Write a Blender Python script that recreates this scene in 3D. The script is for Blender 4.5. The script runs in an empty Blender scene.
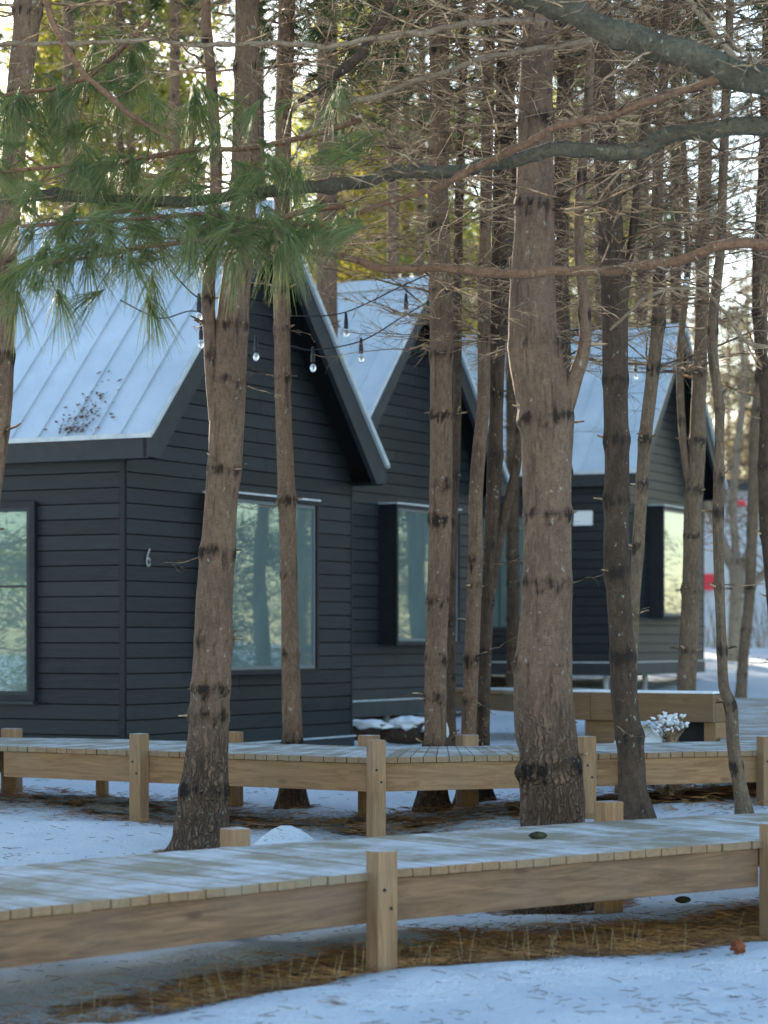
import bpy, math, random
import numpy as np
from mathutils import noise, Vector
rad = math.radians
F, CX, HY, EZ = 2500.0, 384.0, 640.0, 1.5      # focal length in pixels, principal column, horizon row, eye height
sc = bpy.context.scene
COL = sc.collection
rs = np.random.RandomState(7)
random.seed(7)

def W(px, py, d):                                # a picture point at distance d -> the world
    return np.array([(px - CX) / F * d, d, (HY - py) / F * d + EZ])

# ------------------------------------------------------------------ objects
def tag(o, label=None, cat=None, group=None, kind=None):
    if label: o['label'] = label
    if cat: o['category'] = cat
    if group: o['group'] = group
    if kind: o['kind'] = kind
    return o
def empty(name, loc=(0, 0, 0), label=None, cat=None, group=None, kind=None):
    o = bpy.data.objects.new(name, None); COL.objects.link(o); o.location = loc
    o.empty_display_size = 0.2
    return tag(o, label, cat, group, kind)
def link(name, me, parent=None, loc=None):
    """mesh vertices are in world space; under a parent they are moved into its frame"""
    o = bpy.data.objects.new(name, me); COL.objects.link(o)
    if parent is not None:
        o.parent = parent
        base = Vector((0, 0, 0)); p = parent
        while p is not None:
            base += p.location; p = p.parent
        o.location = -base
        # keep origins sensible: shift the vertices instead of the object
        co = np.empty(len(me.vertices) * 3); me.vertices.foreach_get('co', co)
        co = co.reshape(-1, 3) - np.array(base); me.vertices.foreach_set('co', co.ravel()); me.update()
        o.location = (0, 0, 0)
    return o
def dup(root, delta_loc=None):
    r = root.copy(); COL.objects.link(r)
    for ch in list(root.children):
        c = ch.copy(); COL.objects.link(c); c.parent = r
        for g in list(ch.children):
            e = g.copy(); COL.objects.link(e); e.parent = c
    return r

class MB:
    """collects faces with uv (metres along grain, across grain) and a per-piece random value"""
    def __init__(s): s.v = []; s.f = []; s.uv = []; s.r = []
    def poly(s, pts, uv=None, r=0.0):
        i = len(s.v); s.v += [tuple(p) for p in pts]; s.f.append(tuple(range(i, i + len(pts))))
        s.uv.append(uv if uv is not None else [(0, 0)] * len(pts)); s.r.append(r)
    def hexa(s, c, r=None):
        """c: 8 corners, index = ix + 2*iy + 4*iz ; x is the grain axis"""
        c = [np.array(p, float) for p in c]
        r = random.random() if r is None else r
        L = np.linalg.norm(c[1] - c[0]); Wd = np.linalg.norm(c[2] - c[0]); H = np.linalg.norm(c[4] - c[0])
        o = r * 37.0
        fs = [((0, 2, 3, 1), 'xy'), ((4, 5, 7, 6), 'xy'), ((0, 1, 5, 4), 'xz'), ((2, 6, 7, 3), 'xz'), ((0, 4, 6, 2), 'yz'), ((1, 3, 7, 5), 'yz')]
        for idx, pl in fs:
            uv = []
            for k in idx:
                x, y, z = (k & 1) * L, ((k >> 1) & 1) * Wd, ((k >> 2) & 1) * H
                uv.append((x + o, y + o) if pl == 'xy' else (x + o, z + o + 3) if pl == 'xz' else (y * 8 + o, z + o))
            s.poly([c[k] for k in idx], uv, r)
    def box(s, p0, ax, ay, az, r=None):
        p0 = np.array(p0, float); ax = np.array(ax, float); ay = np.array(ay, float); az = np.array(az, float)
        if np.dot(np.cross(ax, ay), az) < 0:
            p0 = p0 + ay; ay = -ay
        s.hexa([p0 + ax * (k & 1) + ay * ((k >> 1) & 1) + az * ((k >> 2) & 1) for k in range(8)], r)
    def build(s, name, mat, parent=None, bevel=0.0, smooth=False):
        me = bpy.data.meshes.new(name); me.from_pydata(s.v, [], s.f)
        ul = me.uv_layers.new(name='UVMap')
        flat = [c for f in s.uv for uv in f for c in uv]
        ul.data.foreach_set('uv', flat)
        a = me.attributes.new('rnd', 'FLOAT', 'FACE'); a.data.foreach_set('value', s.r)
        me.materials.append(mat); me.update()
        if smooth: me.polygons.foreach_set('use_smooth', [True] * len(me.polygons))
        o = link(name, me, parent)
        if bevel:
            # weld the box corners so that the bevel rounds real edges
            w = o.modifiers.new('weld', 'WELD'); w.merge_threshold = 0.0004
            b = o.modifiers.new('bevel', 'BEVEL'); b.width = bevel; b.segments = 2; b.limit_method = 'ANGLE'; b.angle_limit = rad(40)
        return o

class Tubes:
    """many tapered tubes in one mesh, batched by number of points"""
    def __init__(s): s.b = {}
    def add(s, pts, radii):
        s.b.setdefault(len(pts), []).append((pts, radii))
    def arrays(s, sides=3):
        V = []; Fc = []; off = 0
        for K, lst in s.b.items():
            P = np.array([p for p, _ in lst], float); R = np.array([r for _, r in lst], float)
            T = np.gradient(P, axis=1); T /= np.linalg.norm(T, axis=2, keepdims=True) + 1e-9
            ref = np.where(np.abs(T[:, :1, 2:3]) > .9, np.array([[[1., 0, 0]]]), np.array([[[0, 0, 1.]]]))
            A = np.cross(T, np.broadcast_to(ref, T.shape)); A /= np.linalg.norm(A, axis=2, keepdims=True) + 1e-9
            B = np.cross(T, A)
            an = np.arange(sides) * 2 * np.pi / sides
            ring = P[:, :, None, :] + R[:, :, None, None] * (np.cos(an)[None, None, :, None] * A[:, :, None, :] + np.sin(an)[None, None, :, None] * B[:, :, None, :])
            N = len(lst); V.append(ring.reshape(-1, 3))
            n = np.arange(N)[:, None, None]; k = np.arange(K - 1)[None, :, None]; j = np.arange(sides)[None, None, :]
            j2 = (j + 1) % sides; b0 = off + n * K * sides
            q = np.stack([b0 + k * sides + j, b0 + k * sides + j2, b0 + (k + 1) * sides + j2, b0 + (k + 1) * sides + j], -1)
            Fc.append(q.reshape(-1, 4)); off += N * K * sides
        return np.concatenate(V), np.concatenate(Fc)
    def build(s, name, mat, parent=None, sides=3):
        v, f = s.arrays(sides)
        return link(name, fast_mesh(name, v, f, mat), parent)
def fast_mesh(name, v, f, mat, smooth=True):
    me = bpy.data.meshes.new(name)
    me.vertices.add(len(v)); me.vertices.foreach_set('co', np.asarray(v, float).ravel())
    n = f.shape[1]
    me.loops.add(f.size); me.loops.foreach_set('vertex_index', f.astype(np.int32).ravel())
    me.polygons.add(len(f)); me.polygons.foreach_set('loop_start', np.arange(0, f.size, n, dtype=np.int32))
    me.update(calc_edges=True)
    me.polygons.foreach_set('use_smooth', [smooth] * len(f))
    me.materials.append(mat)
    return me

# ------------------------------------------------------------------ materials
def new_mat(name):
    m = bpy.data.materials.new(name); m.use_nodes = True
    nt = m.node_tree; b = nt.nodes['Principled BSDF']
    return m, nt, b
class N:
    def __init__(s, nt): s.nt = nt
    def node(s, t, **kw):
        n = s.nt.nodes.new(t)
        for k, v in kw.items():
            if k.startswith('_'): setattr(n, k[1:], v)
            else: n.inputs[k.replace('__', ' ')].default_value = v
        return n
    def l(s, a, b): s.nt.links.new(a, b)
    def mapping(s, src, scale, loc=(0, 0, 0)):
        m = s.nt.nodes.new('ShaderNodeMapping'); m.inputs['Scale'].default_value = scale; m.inputs['Location'].default_value = loc
        s.l(src, m.inputs['Vector']); return m.outputs[0]
    def noise(s, vec, scale, detail=4, rough=.55, dist=0):
        n = s.nt.nodes.new('ShaderNodeTexNoise'); n.inputs['Scale'].default_value = scale; n.inputs['Detail'].default_value = detail
        n.inputs['Roughness'].default_value = rough; n.inputs['Distortion'].default_value = dist
        if vec is not None: s.l(vec, n.inputs['Vector'])
        return n.outputs['Fac']
    def ramp(s, fac, stops):
        r = s.nt.nodes.new('ShaderNodeValToRGB'); e = r.color_ramp.elements
        while len(e) < len(stops): e.new(.5)
        for i, (p, c) in enumerate(stops):
            e[i].position = p; e[i].color = (*c, 1) if not isinstance(c, (int, float)) else (c, c, c, 1)
        s.l(fac, r.inputs[0]); return r.outputs[0]
    def mix(s, fac, a, b, blend='MIX'):
        m = s.nt.nodes.new('ShaderNodeMix'); m.data_type = 'RGBA'; m.blend_type = blend
        for inp, x in ((m.inputs[0], fac), (m.inputs[6], a), (m.inputs[7], b)):
            if hasattr(x, 'is_linked'): s.l(x, inp)
            elif isinstance(x, (int, float)): inp.default_value = x
            else: inp.default_value = (*x, 1)
        return m.outputs[2]
    def math(s, op, a, b=0.0, clamp=False):
        m = s.nt.nodes.new('ShaderNodeMath'); m.operation = op; m.use_clamp = clamp
        for inp, x in ((m.inputs[0], a), (m.inputs[1], b)):
            if hasattr(x, 'is_linked'): s.l(x, inp)
            else: inp.default_value = x
        return m.outputs[0]
    def bump(s, h, bsdf, strength=.5, dist=.02):
        b = s.nt.nodes.new('ShaderNodeBump'); b.inputs['Strength'].default_value = strength; b.inputs['Distance'].default_value = dist
        s.l(h, b.inputs['Height']); s.l(b.outputs[0], bsdf.inputs['Normal'])
    def attr(s, name):
        a = s.nt.nodes.new('ShaderNodeAttribute'); a.attribute_name = name; return a.outputs['Fac']
    def coord(s, which='Object'):
        return s.nt.nodes.new('ShaderNodeTexCoord').outputs[which]
    def geo(s, which):
        return s.nt.nodes.new('ShaderNodeNewGeometry').outputs[which]

def mat_bark(name, smooth_a, smooth_b, dark, plate, flat=False):
    m, nt, b = new_mat(name); n = N(nt)
    oc = n.coord('Object')
    big = n.noise(n.mapping(oc, (.5, 1, 1) if flat else (1, 1, .5)), 7, 5, .65)
    fine = n.noise(n.mapping(oc, (.5, 1, 1) if flat else (1, 1, .35)), 48, 6, .7)
    streak = n.noise(n.mapping(oc, (4, 1, 1) if flat else (1, 1, 5)), 30, 4, .65)
    runs = n.noise(n.mapping(oc, (1.5, 1, .7) if flat else (1, 1, .12)), 26, 4, .6)
    col = n.mix(n.ramp(big, [(.36, 0), (.64, 1)]), smooth_a, smooth_b)
    col = n.mix(n.math('MULTIPLY', n.ramp(streak, [(.52, 0), (.68, 1)]), .5), col, tuple(c * .45 for c in smooth_b))
    col = n.mix(n.math('MULTIPLY', n.ramp(fine, [(.36, 1), (.52, 0)]), .55), col, tuple(c * .38 for c in smooth_a))
    col = n.mix(n.math('MULTIPLY', n.ramp(fine, [(.56, 0), (.7, 1)]), .45), col, tuple(min(1, c * 1.5) for c in smooth_a))
    col = n.mix(n.math('MULTIPLY', n.ramp(runs, [(.58, 0), (.68, 1)]), .65), col, tuple(c * .35 for c in smooth_b))
    furrow = n.attr('furrow'); wh = n.attr('whorl')
    # plates: stretched cells with dark cracks between
    vo = nt.nodes.new('ShaderNodeTexVoronoi'); vo.feature = 'DISTANCE_TO_EDGE'; vo.inputs['Scale'].default_value = 1
    wv = n.node('ShaderNodeVectorMath', _operation='ADD'); n.l(n.mapping(oc, (30, 30, 4.2)), wv.inputs[0])
    nz = nt.nodes.new('ShaderNodeTexNoise'); nz.inputs['Scale'].default_value = 9; nz.inputs['Detail'].default_value = 3; n.l(oc, nz.inputs['Vector'])
    sc_ = n.node('ShaderNodeVectorMath', _operation='SCALE'); n.l(nz.outputs['Color'], sc_.inputs[0]); sc_.inputs['Scale'].default_value = 3.4
    n.l(sc_.outputs[0], wv.inputs[1]); n.l(wv.outputs[0], vo.inputs['Vector'])
    crack = n.ramp(vo.outputs['Distance'], [(.0, 1), (.3, 0)])
    col = n.mix(n.math('MULTIPLY', n.math('MULTIPLY', furrow, crack), .65, True), col, plate)
    rag = n.math('ADD', n.math('MULTIPLY', n.math('SUBTRACT', fine, .5), 1.5), n.math('MULTIPLY', n.math('SUBTRACT', runs, .5), 1.3))
    col = n.mix(n.math('MULTIPLY', n.ramp(n.math('ADD', wh, rag), [(.38, 0), (.85, 1)]), .95), col, dark)
    sp = n.noise(n.mapping(oc, (1, 1, .7)), 30, 2, .5)
    col = n.mix(n.math('MULTIPLY', n.ramp(sp, [(.67, 0), (.74, 1)]), .45), col, (.46, .44, .36))
    n.l(col, b.inputs['Base Color']); b.inputs['Roughness'].default_value = .88; b.inputs['Specular IOR Level'].default_value = .2
    h = n.math('ADD', n.math('MULTIPLY', fine, .9), n.math('MULTIPLY', streak, .45))
    h = n.math('SUBTRACT', h, n.math('MULTIPLY', n.math('MULTIPLY', furrow, crack), 1.6))
    h = n.math('SUBTRACT', h, n.math('MULTIPLY', n.math('MULTIPLY', wh, runs), .8))
    n.bump(h, b, 1.0, .016)
    return m
M = {}
M['bark'] = mat_bark('pine_bark', (.235, .15, .098), (.155, .1, .068), (.024, .016, .012), (.045, .03, .021))
M['bark_grey'] = mat_bark('grey_pine_bark', (.22, .155, .1), (.145, .1, .068), (.035, .026, .02), (.07, .052, .04))
M['bark_pale'] = mat_bark('pale_bark', (.46, .37, .28), (.36, .28, .21), (.14, .1, .08), (.2, .15, .12))
M['bark_dark'] = mat_bark('rough_dark_bark', (.115, .075, .05), (.062, .042, .03), (.03, .022, .018), (.035, .028, .024))

def mat_simple(name, col, rough=.8, spec=.3, nscale=0, ncol=None, bump=0, metallic=0):
    m, nt, b = new_mat(name); n = N(nt)
    b.inputs['Base Color'].default_value = (*col, 1); b.inputs['Roughness'].default_value = rough
    b.inputs['Specular IOR Level'].default_value = spec; b.inputs['Metallic'].default_value = metallic
    if nscale:
        f = n.noise(n.coord('Object'), nscale, 4, .6)
        n.l(n.mix(n.ramp(f, [(.35, 0), (.65, 1)]), col, ncol or tuple(c * .6 for c in col)), b.inputs['Base Color'])
        if bump: n.bump(f, b, bump, .01)
    return m
def mat_twig():
    m, nt, b = new_mat('dead_twig_bark'); n = N(nt); p = n.geo('Position')
    f = n.noise(p, 7, 3, .7)
    col = n.ramp(f, [(.36, (.055, .037, .026)), (.5, (.22, .145, .09)), (.62, (.52, .37, .23))])
    n.l(col, b.inputs['Base Color']); b.inputs['Roughness'].default_value = .85; b.inputs['Specular IOR Level'].default_value = .15
    return m
M['twig'] = mat_twig()
M['limb'] = mat_bark('lichen_limb_bark', (.15, .13, .088), (.085, .075, .052), (.03, .027, .02), (.05, .045, .035), True)
M['limb_red'] = mat_bark('reddish_limb_bark', (.27, .15, .09), (.18, .10, .06), (.05, .03, .02), (.06, .04, .03), True)
M['limb_pale'] = mat_bark('pale_limb_bark', (.36, .27, .18), (.25, .18, .12), (.06, .04, .03), (.1, .07, .05), True)

def mat_leaf(name, a, bcol, trans=.35, nscale=2.5):
    m, nt, b = new_mat(name); n = N(nt)
    f = n.noise(n.geo('Position'), nscale, 3, .6)
    col = n.mix(n.ramp(f, [(.35, 0), (.65, 1)]), a, bcol)
    n.l(col, b.inputs['Base Color']); b.inputs['Roughness'].default_value = .55; b.inputs['Specular IOR Level'].default_value = .3
    t = n.node('ShaderNodeBsdfTranslucent'); n.l(col, t.inputs['Color'])
    mx = n.node('ShaderNodeMixShader'); mx.inputs[0].default_value = trans
    n.l(b.outputs[0], mx.inputs[1]); n.l(t.outputs[0], mx.inputs[2])
    n.l(mx.outputs[0], nt.nodes['Material Output'].inputs['Surface'])
    return m
M['needle'] = mat_leaf('pine_needles', (.14, .19, .065), (.26, .30, .12), .4, 9)
M['needle_far'] = mat_leaf('far_pine_needles', (.07, .12, .05), (.15, .19, .07), .4, .9)
M['leaf_gold'] = mat_leaf('golden_green_leaves', (.46, .38, .06), (.28, .33, .09), .6, .6)
M['leaf_pale'] = mat_leaf('pale_brown_leaves', (.26, .2, .13), (.18, .19, .11), .45, .6)

def mat_wood(name, a, bcol, frost=.0, grey=(.3, .29, .26)):
    m, nt, b = new_mat(name); n = N(nt)
    uv = n.coord('UV'); r = n.attr('rnd')
    warp = n.mapping(uv, (1.2, 13, 1))
    g = n.noise(warp, 2.2, 6, .62, 1.2); g2 = n.noise(n.mapping(uv, (3, 90, 1)), 3, 3, .6)
    knot = n.node('ShaderNodeTexVoronoi'); knot.inputs['Scale'].default_value = 1.0; n.l(n.mapping(uv, (2.2, 5.5, 1)), knot.inputs['Vector'])
    col = n.mix(n.ramp(g, [(.36, 0), (.62, 1)]), a, bcol)
    col = n.mix(n.math('MULTIPLY', n.ramp(g2, [(.5, 0), (.75, 1)]), .35), col, tuple(c * .5 for c in bcol))
    col = n.mix(n.math('MULTIPLY', n.ramp(knot.outputs['Distance'], [(.05, 1), (.12, 0)]), .75), col, (.09, .05, .03))
    col = n.mix(n.math('MULTIPLY', r, .45), col, tuple(c * .62 for c in a))
    wea = n.noise(n.geo('Position'), 1.7, 4, .6)
    col = n.mix(n.math('MULTIPLY', n.ramp(wea, [(.42, 0), (.7, 1)]), .55), col, grey)
    if frost:
        nz = n.node('ShaderNodeSeparateXYZ'); n.l(n.geo('Normal'), nz.inputs[0])
        up = n.ramp(nz.outputs['Z'], [(.8, 0), (.95, 1)])
        fn = n.noise(n.mapping(n.geo('Position'), (1, 1, 1)), 2.6, 7, .68)
        fr = n.ramp(n.math('ADD', fn, n.math('MULTIPLY', n.math('SUBTRACT', r, .5), .12)), [(.42, 0), (.62, 1)])
        fr = n.math('MULTIPLY', n.math('MULTIPLY', up, fr), frost)
        topc = n.mix(up, col, tuple(c * 1.0 for c in grey))
        col = n.mix(fr, topc, (.62, .66, .7))
    n.l(col, b.inputs['Base Color']); b.inputs['Roughness'].default_value = .78; b.inputs['Specular IOR Level'].default_value = .25
    n.bump(n.math('ADD', g, g2), b, .35, .004)
    return m
M['wood'] = mat_wood('tan_timber', (.38, .22, .105), (.22, .115, .052), .0, (.25, .165, .10))
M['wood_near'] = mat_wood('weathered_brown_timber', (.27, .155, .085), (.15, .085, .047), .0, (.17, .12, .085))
M['deck'] = mat_wood('frosted_deck_boards', (.34, .21, .11), (.24, .145, .08), .72, (.25, .23, .165))
M['post'] = mat_wood('post_timber', (.38, .225, .115), (.23, .13, .065), .85, (.26, .19, .13))
M['wood_far'] = mat_wood('old_brown_timber', (.25, .15, .075), (.18, .10, .05), .0, (.16, .12, .08))

def mat_siding():
    m, nt, b = new_mat('charcoal_painted_siding'); n = N(nt)
    uv = n.coord('UV'); r = n.attr('rnd')
    g = n.noise(n.mapping(uv, (1.5, 16, 1)), 2, 6, .65, .8)
    kn = n.node('ShaderNodeTexVoronoi'); kn.inputs['Scale'].default_value = 1; n.l(n.mapping(uv, (1.6, 3.2, 1)), kn.inputs['Vector'])
    col = n.mix(n.ramp(g, [(.3, 0), (.7, 1)]), (.019, .0235, .0265), (.007, .009, .011))
    col = n.mix(n.math('MULTIPLY', r, .5), col, (.028, .034, .038))
    col = n.mix(n.math('MULTIPLY', n.ramp(kn.outputs['Distance'], [(.06, 1), (.14, 0)]), .6), col, (.012, .014, .017))
    n.l(col, b.inputs['Base Color']); b.inputs['Roughness'].default_value = .5; b.inputs['Specular IOR Level'].default_value = .32
    n.bump(g, b, .35, .004)
    return m
M['siding'] = mat_siding()
M['black'] = mat_simple('matt_black_metal', (.012, .013, .015), .55, .3, 4, (.02, .02, .022))
M['fascia'] = mat_simple('dark_fascia_paint', (.03, .034, .038), .55, .4, 5, (.02, .024, .027))
M['soffit'] = mat_simple('black_soffit', (.01, .01, .011), .8, .1)
M['sash'] = mat_simple('grey_sash_metal', (.14, .16, .17), .45, .4)
M['trim'] = mat_simple('pale_metal_trim', (.62, .66, .68), .4, .5, 6, (.45, .5, .53))
M['galv'] = mat_simple('galvanised_steel', (.4, .44, .46), .5, .5, 12, (.3, .33, .35))

def mat_roof():
    m, nt, b = new_mat('frosted_steel_roof'); n = N(nt)
    p = n.coord('Object')
    f = n.noise(p, 1.3, 6, .6); f2 = n.noise(p, 30, 3, .6)
    col = n.mix(n.ramp(f, [(.35, 0), (.65, 1)]), (.46, .54, .60), (.58, .66, .72))
    col = n.mix(n.math('MULTIPLY', n.ramp(f2, [(.5, 0), (.8, 1)]), .25), col, (.36, .42, .47))
    n.l(col, b.inputs['Base Color']); b.inputs['Roughness'].default_value = .42; b.inputs['Metallic'].default_value = .15
    b.inputs['Specular IOR Level'].default_value = .6
    return m
M['roof'] = mat_roof()
def mat_glass():
    m, nt, b = new_mat('reflective_window_glass'); n = N(nt)
    p = n.coord('Object')
    f = n.noise(n.mapping(p, (1.2, 1.2, .5)), 2, 3, .5)
    n.l(n.mix(f, (.06, .10, .10), (.16, .22, .22)), b.inputs['Base Color'])
    b.inputs['Roughness'].default_value = .012; b.inputs['Specular Tint'].default_value = (.66, .9, .95, 1); b.inputs['IOR'].default_value = 2.0; b.inputs['Specular IOR Level'].default_value = .7
    w = n.noise(p, 1.4, 1, .5); n.bump(w, b, .015, .05)
    return m
M['glass'] = mat_glass()
def mat_snow():
    m, nt, b = new_mat('needle_strewn_snow'); n = N(nt)
    p = n.geo('Position')
    lit = n.attr('litter')
    a = n.noise(p, 2.2, 6, .62); c = n.noise(p, 14, 6, .7); d = n.noise(p, 60, 3, .6)
    snow = n.mix(n.ramp(a, [(.35, 0), (.65, 1)]), (.71, .78, .84), (.80, .85, .89))
    sp = n.ramp(n.noise(p, 38, 4, .7), [(.62, 0), (.70, 1)])
    snow = n.mix(n.math('MULTIPLY', sp, .55), snow, (.22, .2, .17))
    brown = n.mix(n.ramp(c, [(.35, 0), (.65, 1)]), (.42, .215, .095), (.2, .105, .055))
    brown = n.mix(n.ramp(d, [(.45, 0), (.75, 1)]), brown, (.09, .058, .04))
    brown = n.mix(n.math('MULTIPLY', n.attr('under_shade'), .5), brown, (.045, .032, .024))  # shade below the deck and cabin, mixed into the litter colour
    f = n.math('ADD', lit, n.math('MULTIPLY', n.math('SUBTRACT', n.noise(p, 3.2, 7, .72), .5), 2.6))
    n.l(n.mix(n.ramp(f, [(.4, 0), (.66, 1)]), snow, brown), b.inputs['Base Color'])
    b.inputs['Roughness'].default_value = .75; b.inputs['Specular IOR Level'].default_value = .25
    n.bump(n.math('ADD', n.math('ADD', n.math('MULTIPLY', c, 1.0), n.math('MULTIPLY', a, 1.5)), n.math('MULTIPLY', d, .35)), b, .9, .07)
    return m
M['snow'] = mat_snow()
M['snow_cap'] = mat_simple('clean_snow', (.84, .87, .9), .7, .25, 18, (.72, .76, .8), .6)
M['litter'] = mat_simple('fallen_brown_needles', (.52, .27, .10), .8, .2, 5, (.24, .12, .055))
M['litter_dark'] = mat_simple('fallen_dark_needles', (.07, .07, .045), .8, .2, 5, (.12, .08, .05))
M['straw'] = mat_simple('dry_straw', (.42, .33, .18), .8, .2, 8, (.3, .22, .12))
M['wire'] = mat_simple('black_cable', (.015, .015, .016), .5, .4)
M['white'] = mat_simple('white_paint', (.75, .77, .78), .5, .4)
M['red'] = mat_simple('red_paint', (.75, .04, .06), .5, .4)
M['pale_wall'] = mat_simple('pale_far_wall', (.62, .64, .66), .7, .3, 2, (.52, .55, .58))
def mat_bulb():
    m, nt, b = new_mat('clear_bulb_glass'); b.inputs['Base Color'].default_value = (.9, .92, .92, 1)
    b.inputs['Roughness'].default_value = .05; b.inputs['Transmission Weight'].default_value = .75; b.inputs['IOR'].default_value = 1.45
    return m
M['bulb'] = mat_bulb()
M['cone'] = mat_simple('pine_cone_scales', (.07, .075, .045), .9, .1, 30, (.03, .028, .02), 1.)

# ------------------------------------------------------------------ boardwalk lines (front edge runs left to right)
NW = 1.36
def hn(d): return np.array([d[0], d[1], 0.]) / math.hypot(d[0], d[1])
near_front = [W(-190, 930, 8.95), W(375, 870.5, 10.75), W(764, 839.5, 11.95), W(1180, 815, 13.2)]
mid_front = [W(-260, 742.2, 18.85), W(0, 746, 18.2), W(372, 757.5, 16.35), W(764, 750.5, 17.5), W(1000, 745, 18.4)]
for k in range(len(near_front)):
    pass
for p in mid_front: p[2] = EZ - .77 + (.0)
def back_line(front, width):
    out = []
    for i, p in enumerate(front):
        ns = []
        if i > 0: d = hn(p - front[i - 1]); ns.append(np.array([-d[1], d[0], 0]))
        if i < len(front) - 1: d = hn(front[i + 1] - p); ns.append(np.array([-d[1], d[0], 0]))
        nn = sum(ns); nn /= np.linalg.norm(nn)
        out.append(p + nn * width / max(.5, float(np.dot(nn, ns[0]))))
    return out
near_back = back_line(near_front, NW); mid_back = back_line(mid_front, 1.4)

def seg_coord(X, Y, front, width):
    """signed distance inward from the front line (vectorised), large when off the strip"""
    best = np.full(X.shape, 1e9); side = np.zeros(X.shape)
    for a, b in zip(front[:-1], front[1:]):
        d = hn(b - a); L = math.hypot(*(b - a)[:2])
        t = np.clip((X - a[0]) * d[0] + (Y - a[1]) * d[1], 0, L)
        dx = X - (a[0] + d[0] * t); dy = Y - (a[1] + d[1] * t)
        dist = np.hypot(dx, dy); sgn = np.sign(dx * -d[1] + dy * d[0])
        m = dist < best; best = np.where(m, dist, best); side = np.where(m, sgn, side)
    return best * side

# ------------------------------------------------------------------ ground
yk = [-80, 0, 8, 11, 13.5, 15.5, 17.2, 20, 25, 29, 34, 39, 46, 52, 58, 80, 400]
hl = [-1.6, -1.5, -1.5, -1.45, -1.42, -1.33, -1.28, -1.2, -1.2, -1.12, -.98, -.8, -.5, -.25, -.3, -.8, -1.]
hr = [-1.6, -1.5, -1.5, -1.46, -1.38, -1.22, -1.12, -1.08, -1.05, -1.0, -.92, -.78, -.42, -.17, -.2, -.6, -1.]
def ground_base(X, Y):
    X = np.asarray(X, float); Y = np.asarray(Y, float)
    w = np.clip((X - .3) / 2.0, 0, 1)
    z = np.interp(Y, yk, hl) * (1 - w) + np.interp(Y, yk, hr) * w
    z = z + .022 * np.sin(X * 1.9 + Y * .7) + .018 * np.sin(Y * 2.3 - X * 1.1) + .012 * np.sin(X * 5.1 + 1) * np.sin(Y * 4.3)
    m = W(287, 838, 13.9)
    z = z + .34 * np.exp(-(((X - m[0]) / .3) ** 2 + ((Y - m[1]) / .35) ** 2))
    # a low snow berm along the foreground side of the near boardwalk, and one in front of the middle one
    s = seg_coord(X, Y, near_front, NW)
    z = z + .07 * np.exp(-((s + .42) / .3) ** 2)
    s2 = seg_coord(X, Y, mid_front, 1.4)
    z = z + .05 * np.exp(-((s2 + .75) / .35) ** 2) * np.clip(-X - .9, 0, 1)
    return z + EZ
def ground_z(x, y):
    return float(ground_base(np.array([x]), np.array([y]))[0])
def build_ground():
    def axis(f0, f1, step, lo, hi, g=1.18):
        a = list(np.arange(f0, f1, step)); s = step; x = a[-1]
        while x < hi: s *= g; x += s; a.append(x)
        s = step; x = a[0]; pre = []
        while x > lo: s *= g; x -= s; pre.append(x)
        return np.array(pre[::-1] + a)
    xs = axis(-3.6, 5.2, .055, -400, 400); ys = axis(8.6, 21, .055, -90, 600, 1.09)
    X, Y = np.meshgrid(xs, ys)
    Z = ground_base(X, Y)
    nz = np.zeros(X.shape)
    for i in range(X.shape[0]):
        for j in range(X.shape[1]):
            if abs(X[i, j]) < 14 and -2 < Y[i, j] < 60:
                nz[i, j] = noise.fractal(Vector((X[i, j] * 3.1, Y[i, j] * 3.1, 0)), 1., 2., 3) * .016
    Z += nz
    v = np.stack([X, Y, Z], -1).reshape(-1, 3)
    nx = len(xs); i = np.arange(len(ys) - 1)[:, None]; j = np.arange(nx - 1)[None, :]
    f = np.stack([i * nx + j, i * nx + j + 1, (i + 1) * nx + j + 1, (i + 1) * nx + j], -1).reshape(-1, 4)
    me = fast_mesh('ground', v, f, M['snow'])
    s = seg_coord(X, Y, near_front, NW); s2 = seg_coord(X, Y, mid_front, 1.4)
    def band(s, a, b, soft): return np.clip((s - a) / soft, 0, 1) * np.clip((b - s) / soft, 0, 1)
    wx = np.clip((X + 1.9) / 1.3, .12, 1)
    lit = band(s, -.12, .62 + .35 * np.clip((X - .5) / .8, 0, 1), .2) * wx * .95
    lit = np.maximum(lit, band(s2, -.05, 1.6, .35) * np.where(X > .9, .9, .52))
    for k, (a, b) in enumerate(HOUSE_FOOT):
        pass
    hx = (X + 2.4) * .466 + (Y - 22.4) * .885; hy = (X + 2.4) * -.885 + (Y - 22.4) * .466
    lit = np.maximum(lit, ((hx > -.2) & (hx < 4.4) & (hy > -.2) & (hy < 6.5)) * .9)
    for (tx, ty, tr) in TREE_SPOTS:
        dd = np.hypot(X - tx, Y - ty)
        lit = np.maximum(lit, np.clip((tr * 2.4 - dd) / .14, 0, 1) * .7)
    under_shade = np.maximum(band(s2, -.3, 2.6, .4), ((hx > -.3) & (hx < 4.6) & (hy > -.3) & (hy < 6.5)) * 1.)  # mask of painted shade under the middle boardwalk and nearest cabin
    at = me.attributes.new('under_shade', 'FLOAT', 'POINT'); at.data.foreach_set('value', under_shade.ravel())
    at = me.attributes.new('litter', 'FLOAT', 'POINT'); at.data.foreach_set('value', lit.ravel())
    o = link('ground', me); tag(o, kind='structure')
    return o
HOUSE_FOOT = []
TREE_SPOTS = []

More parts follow.
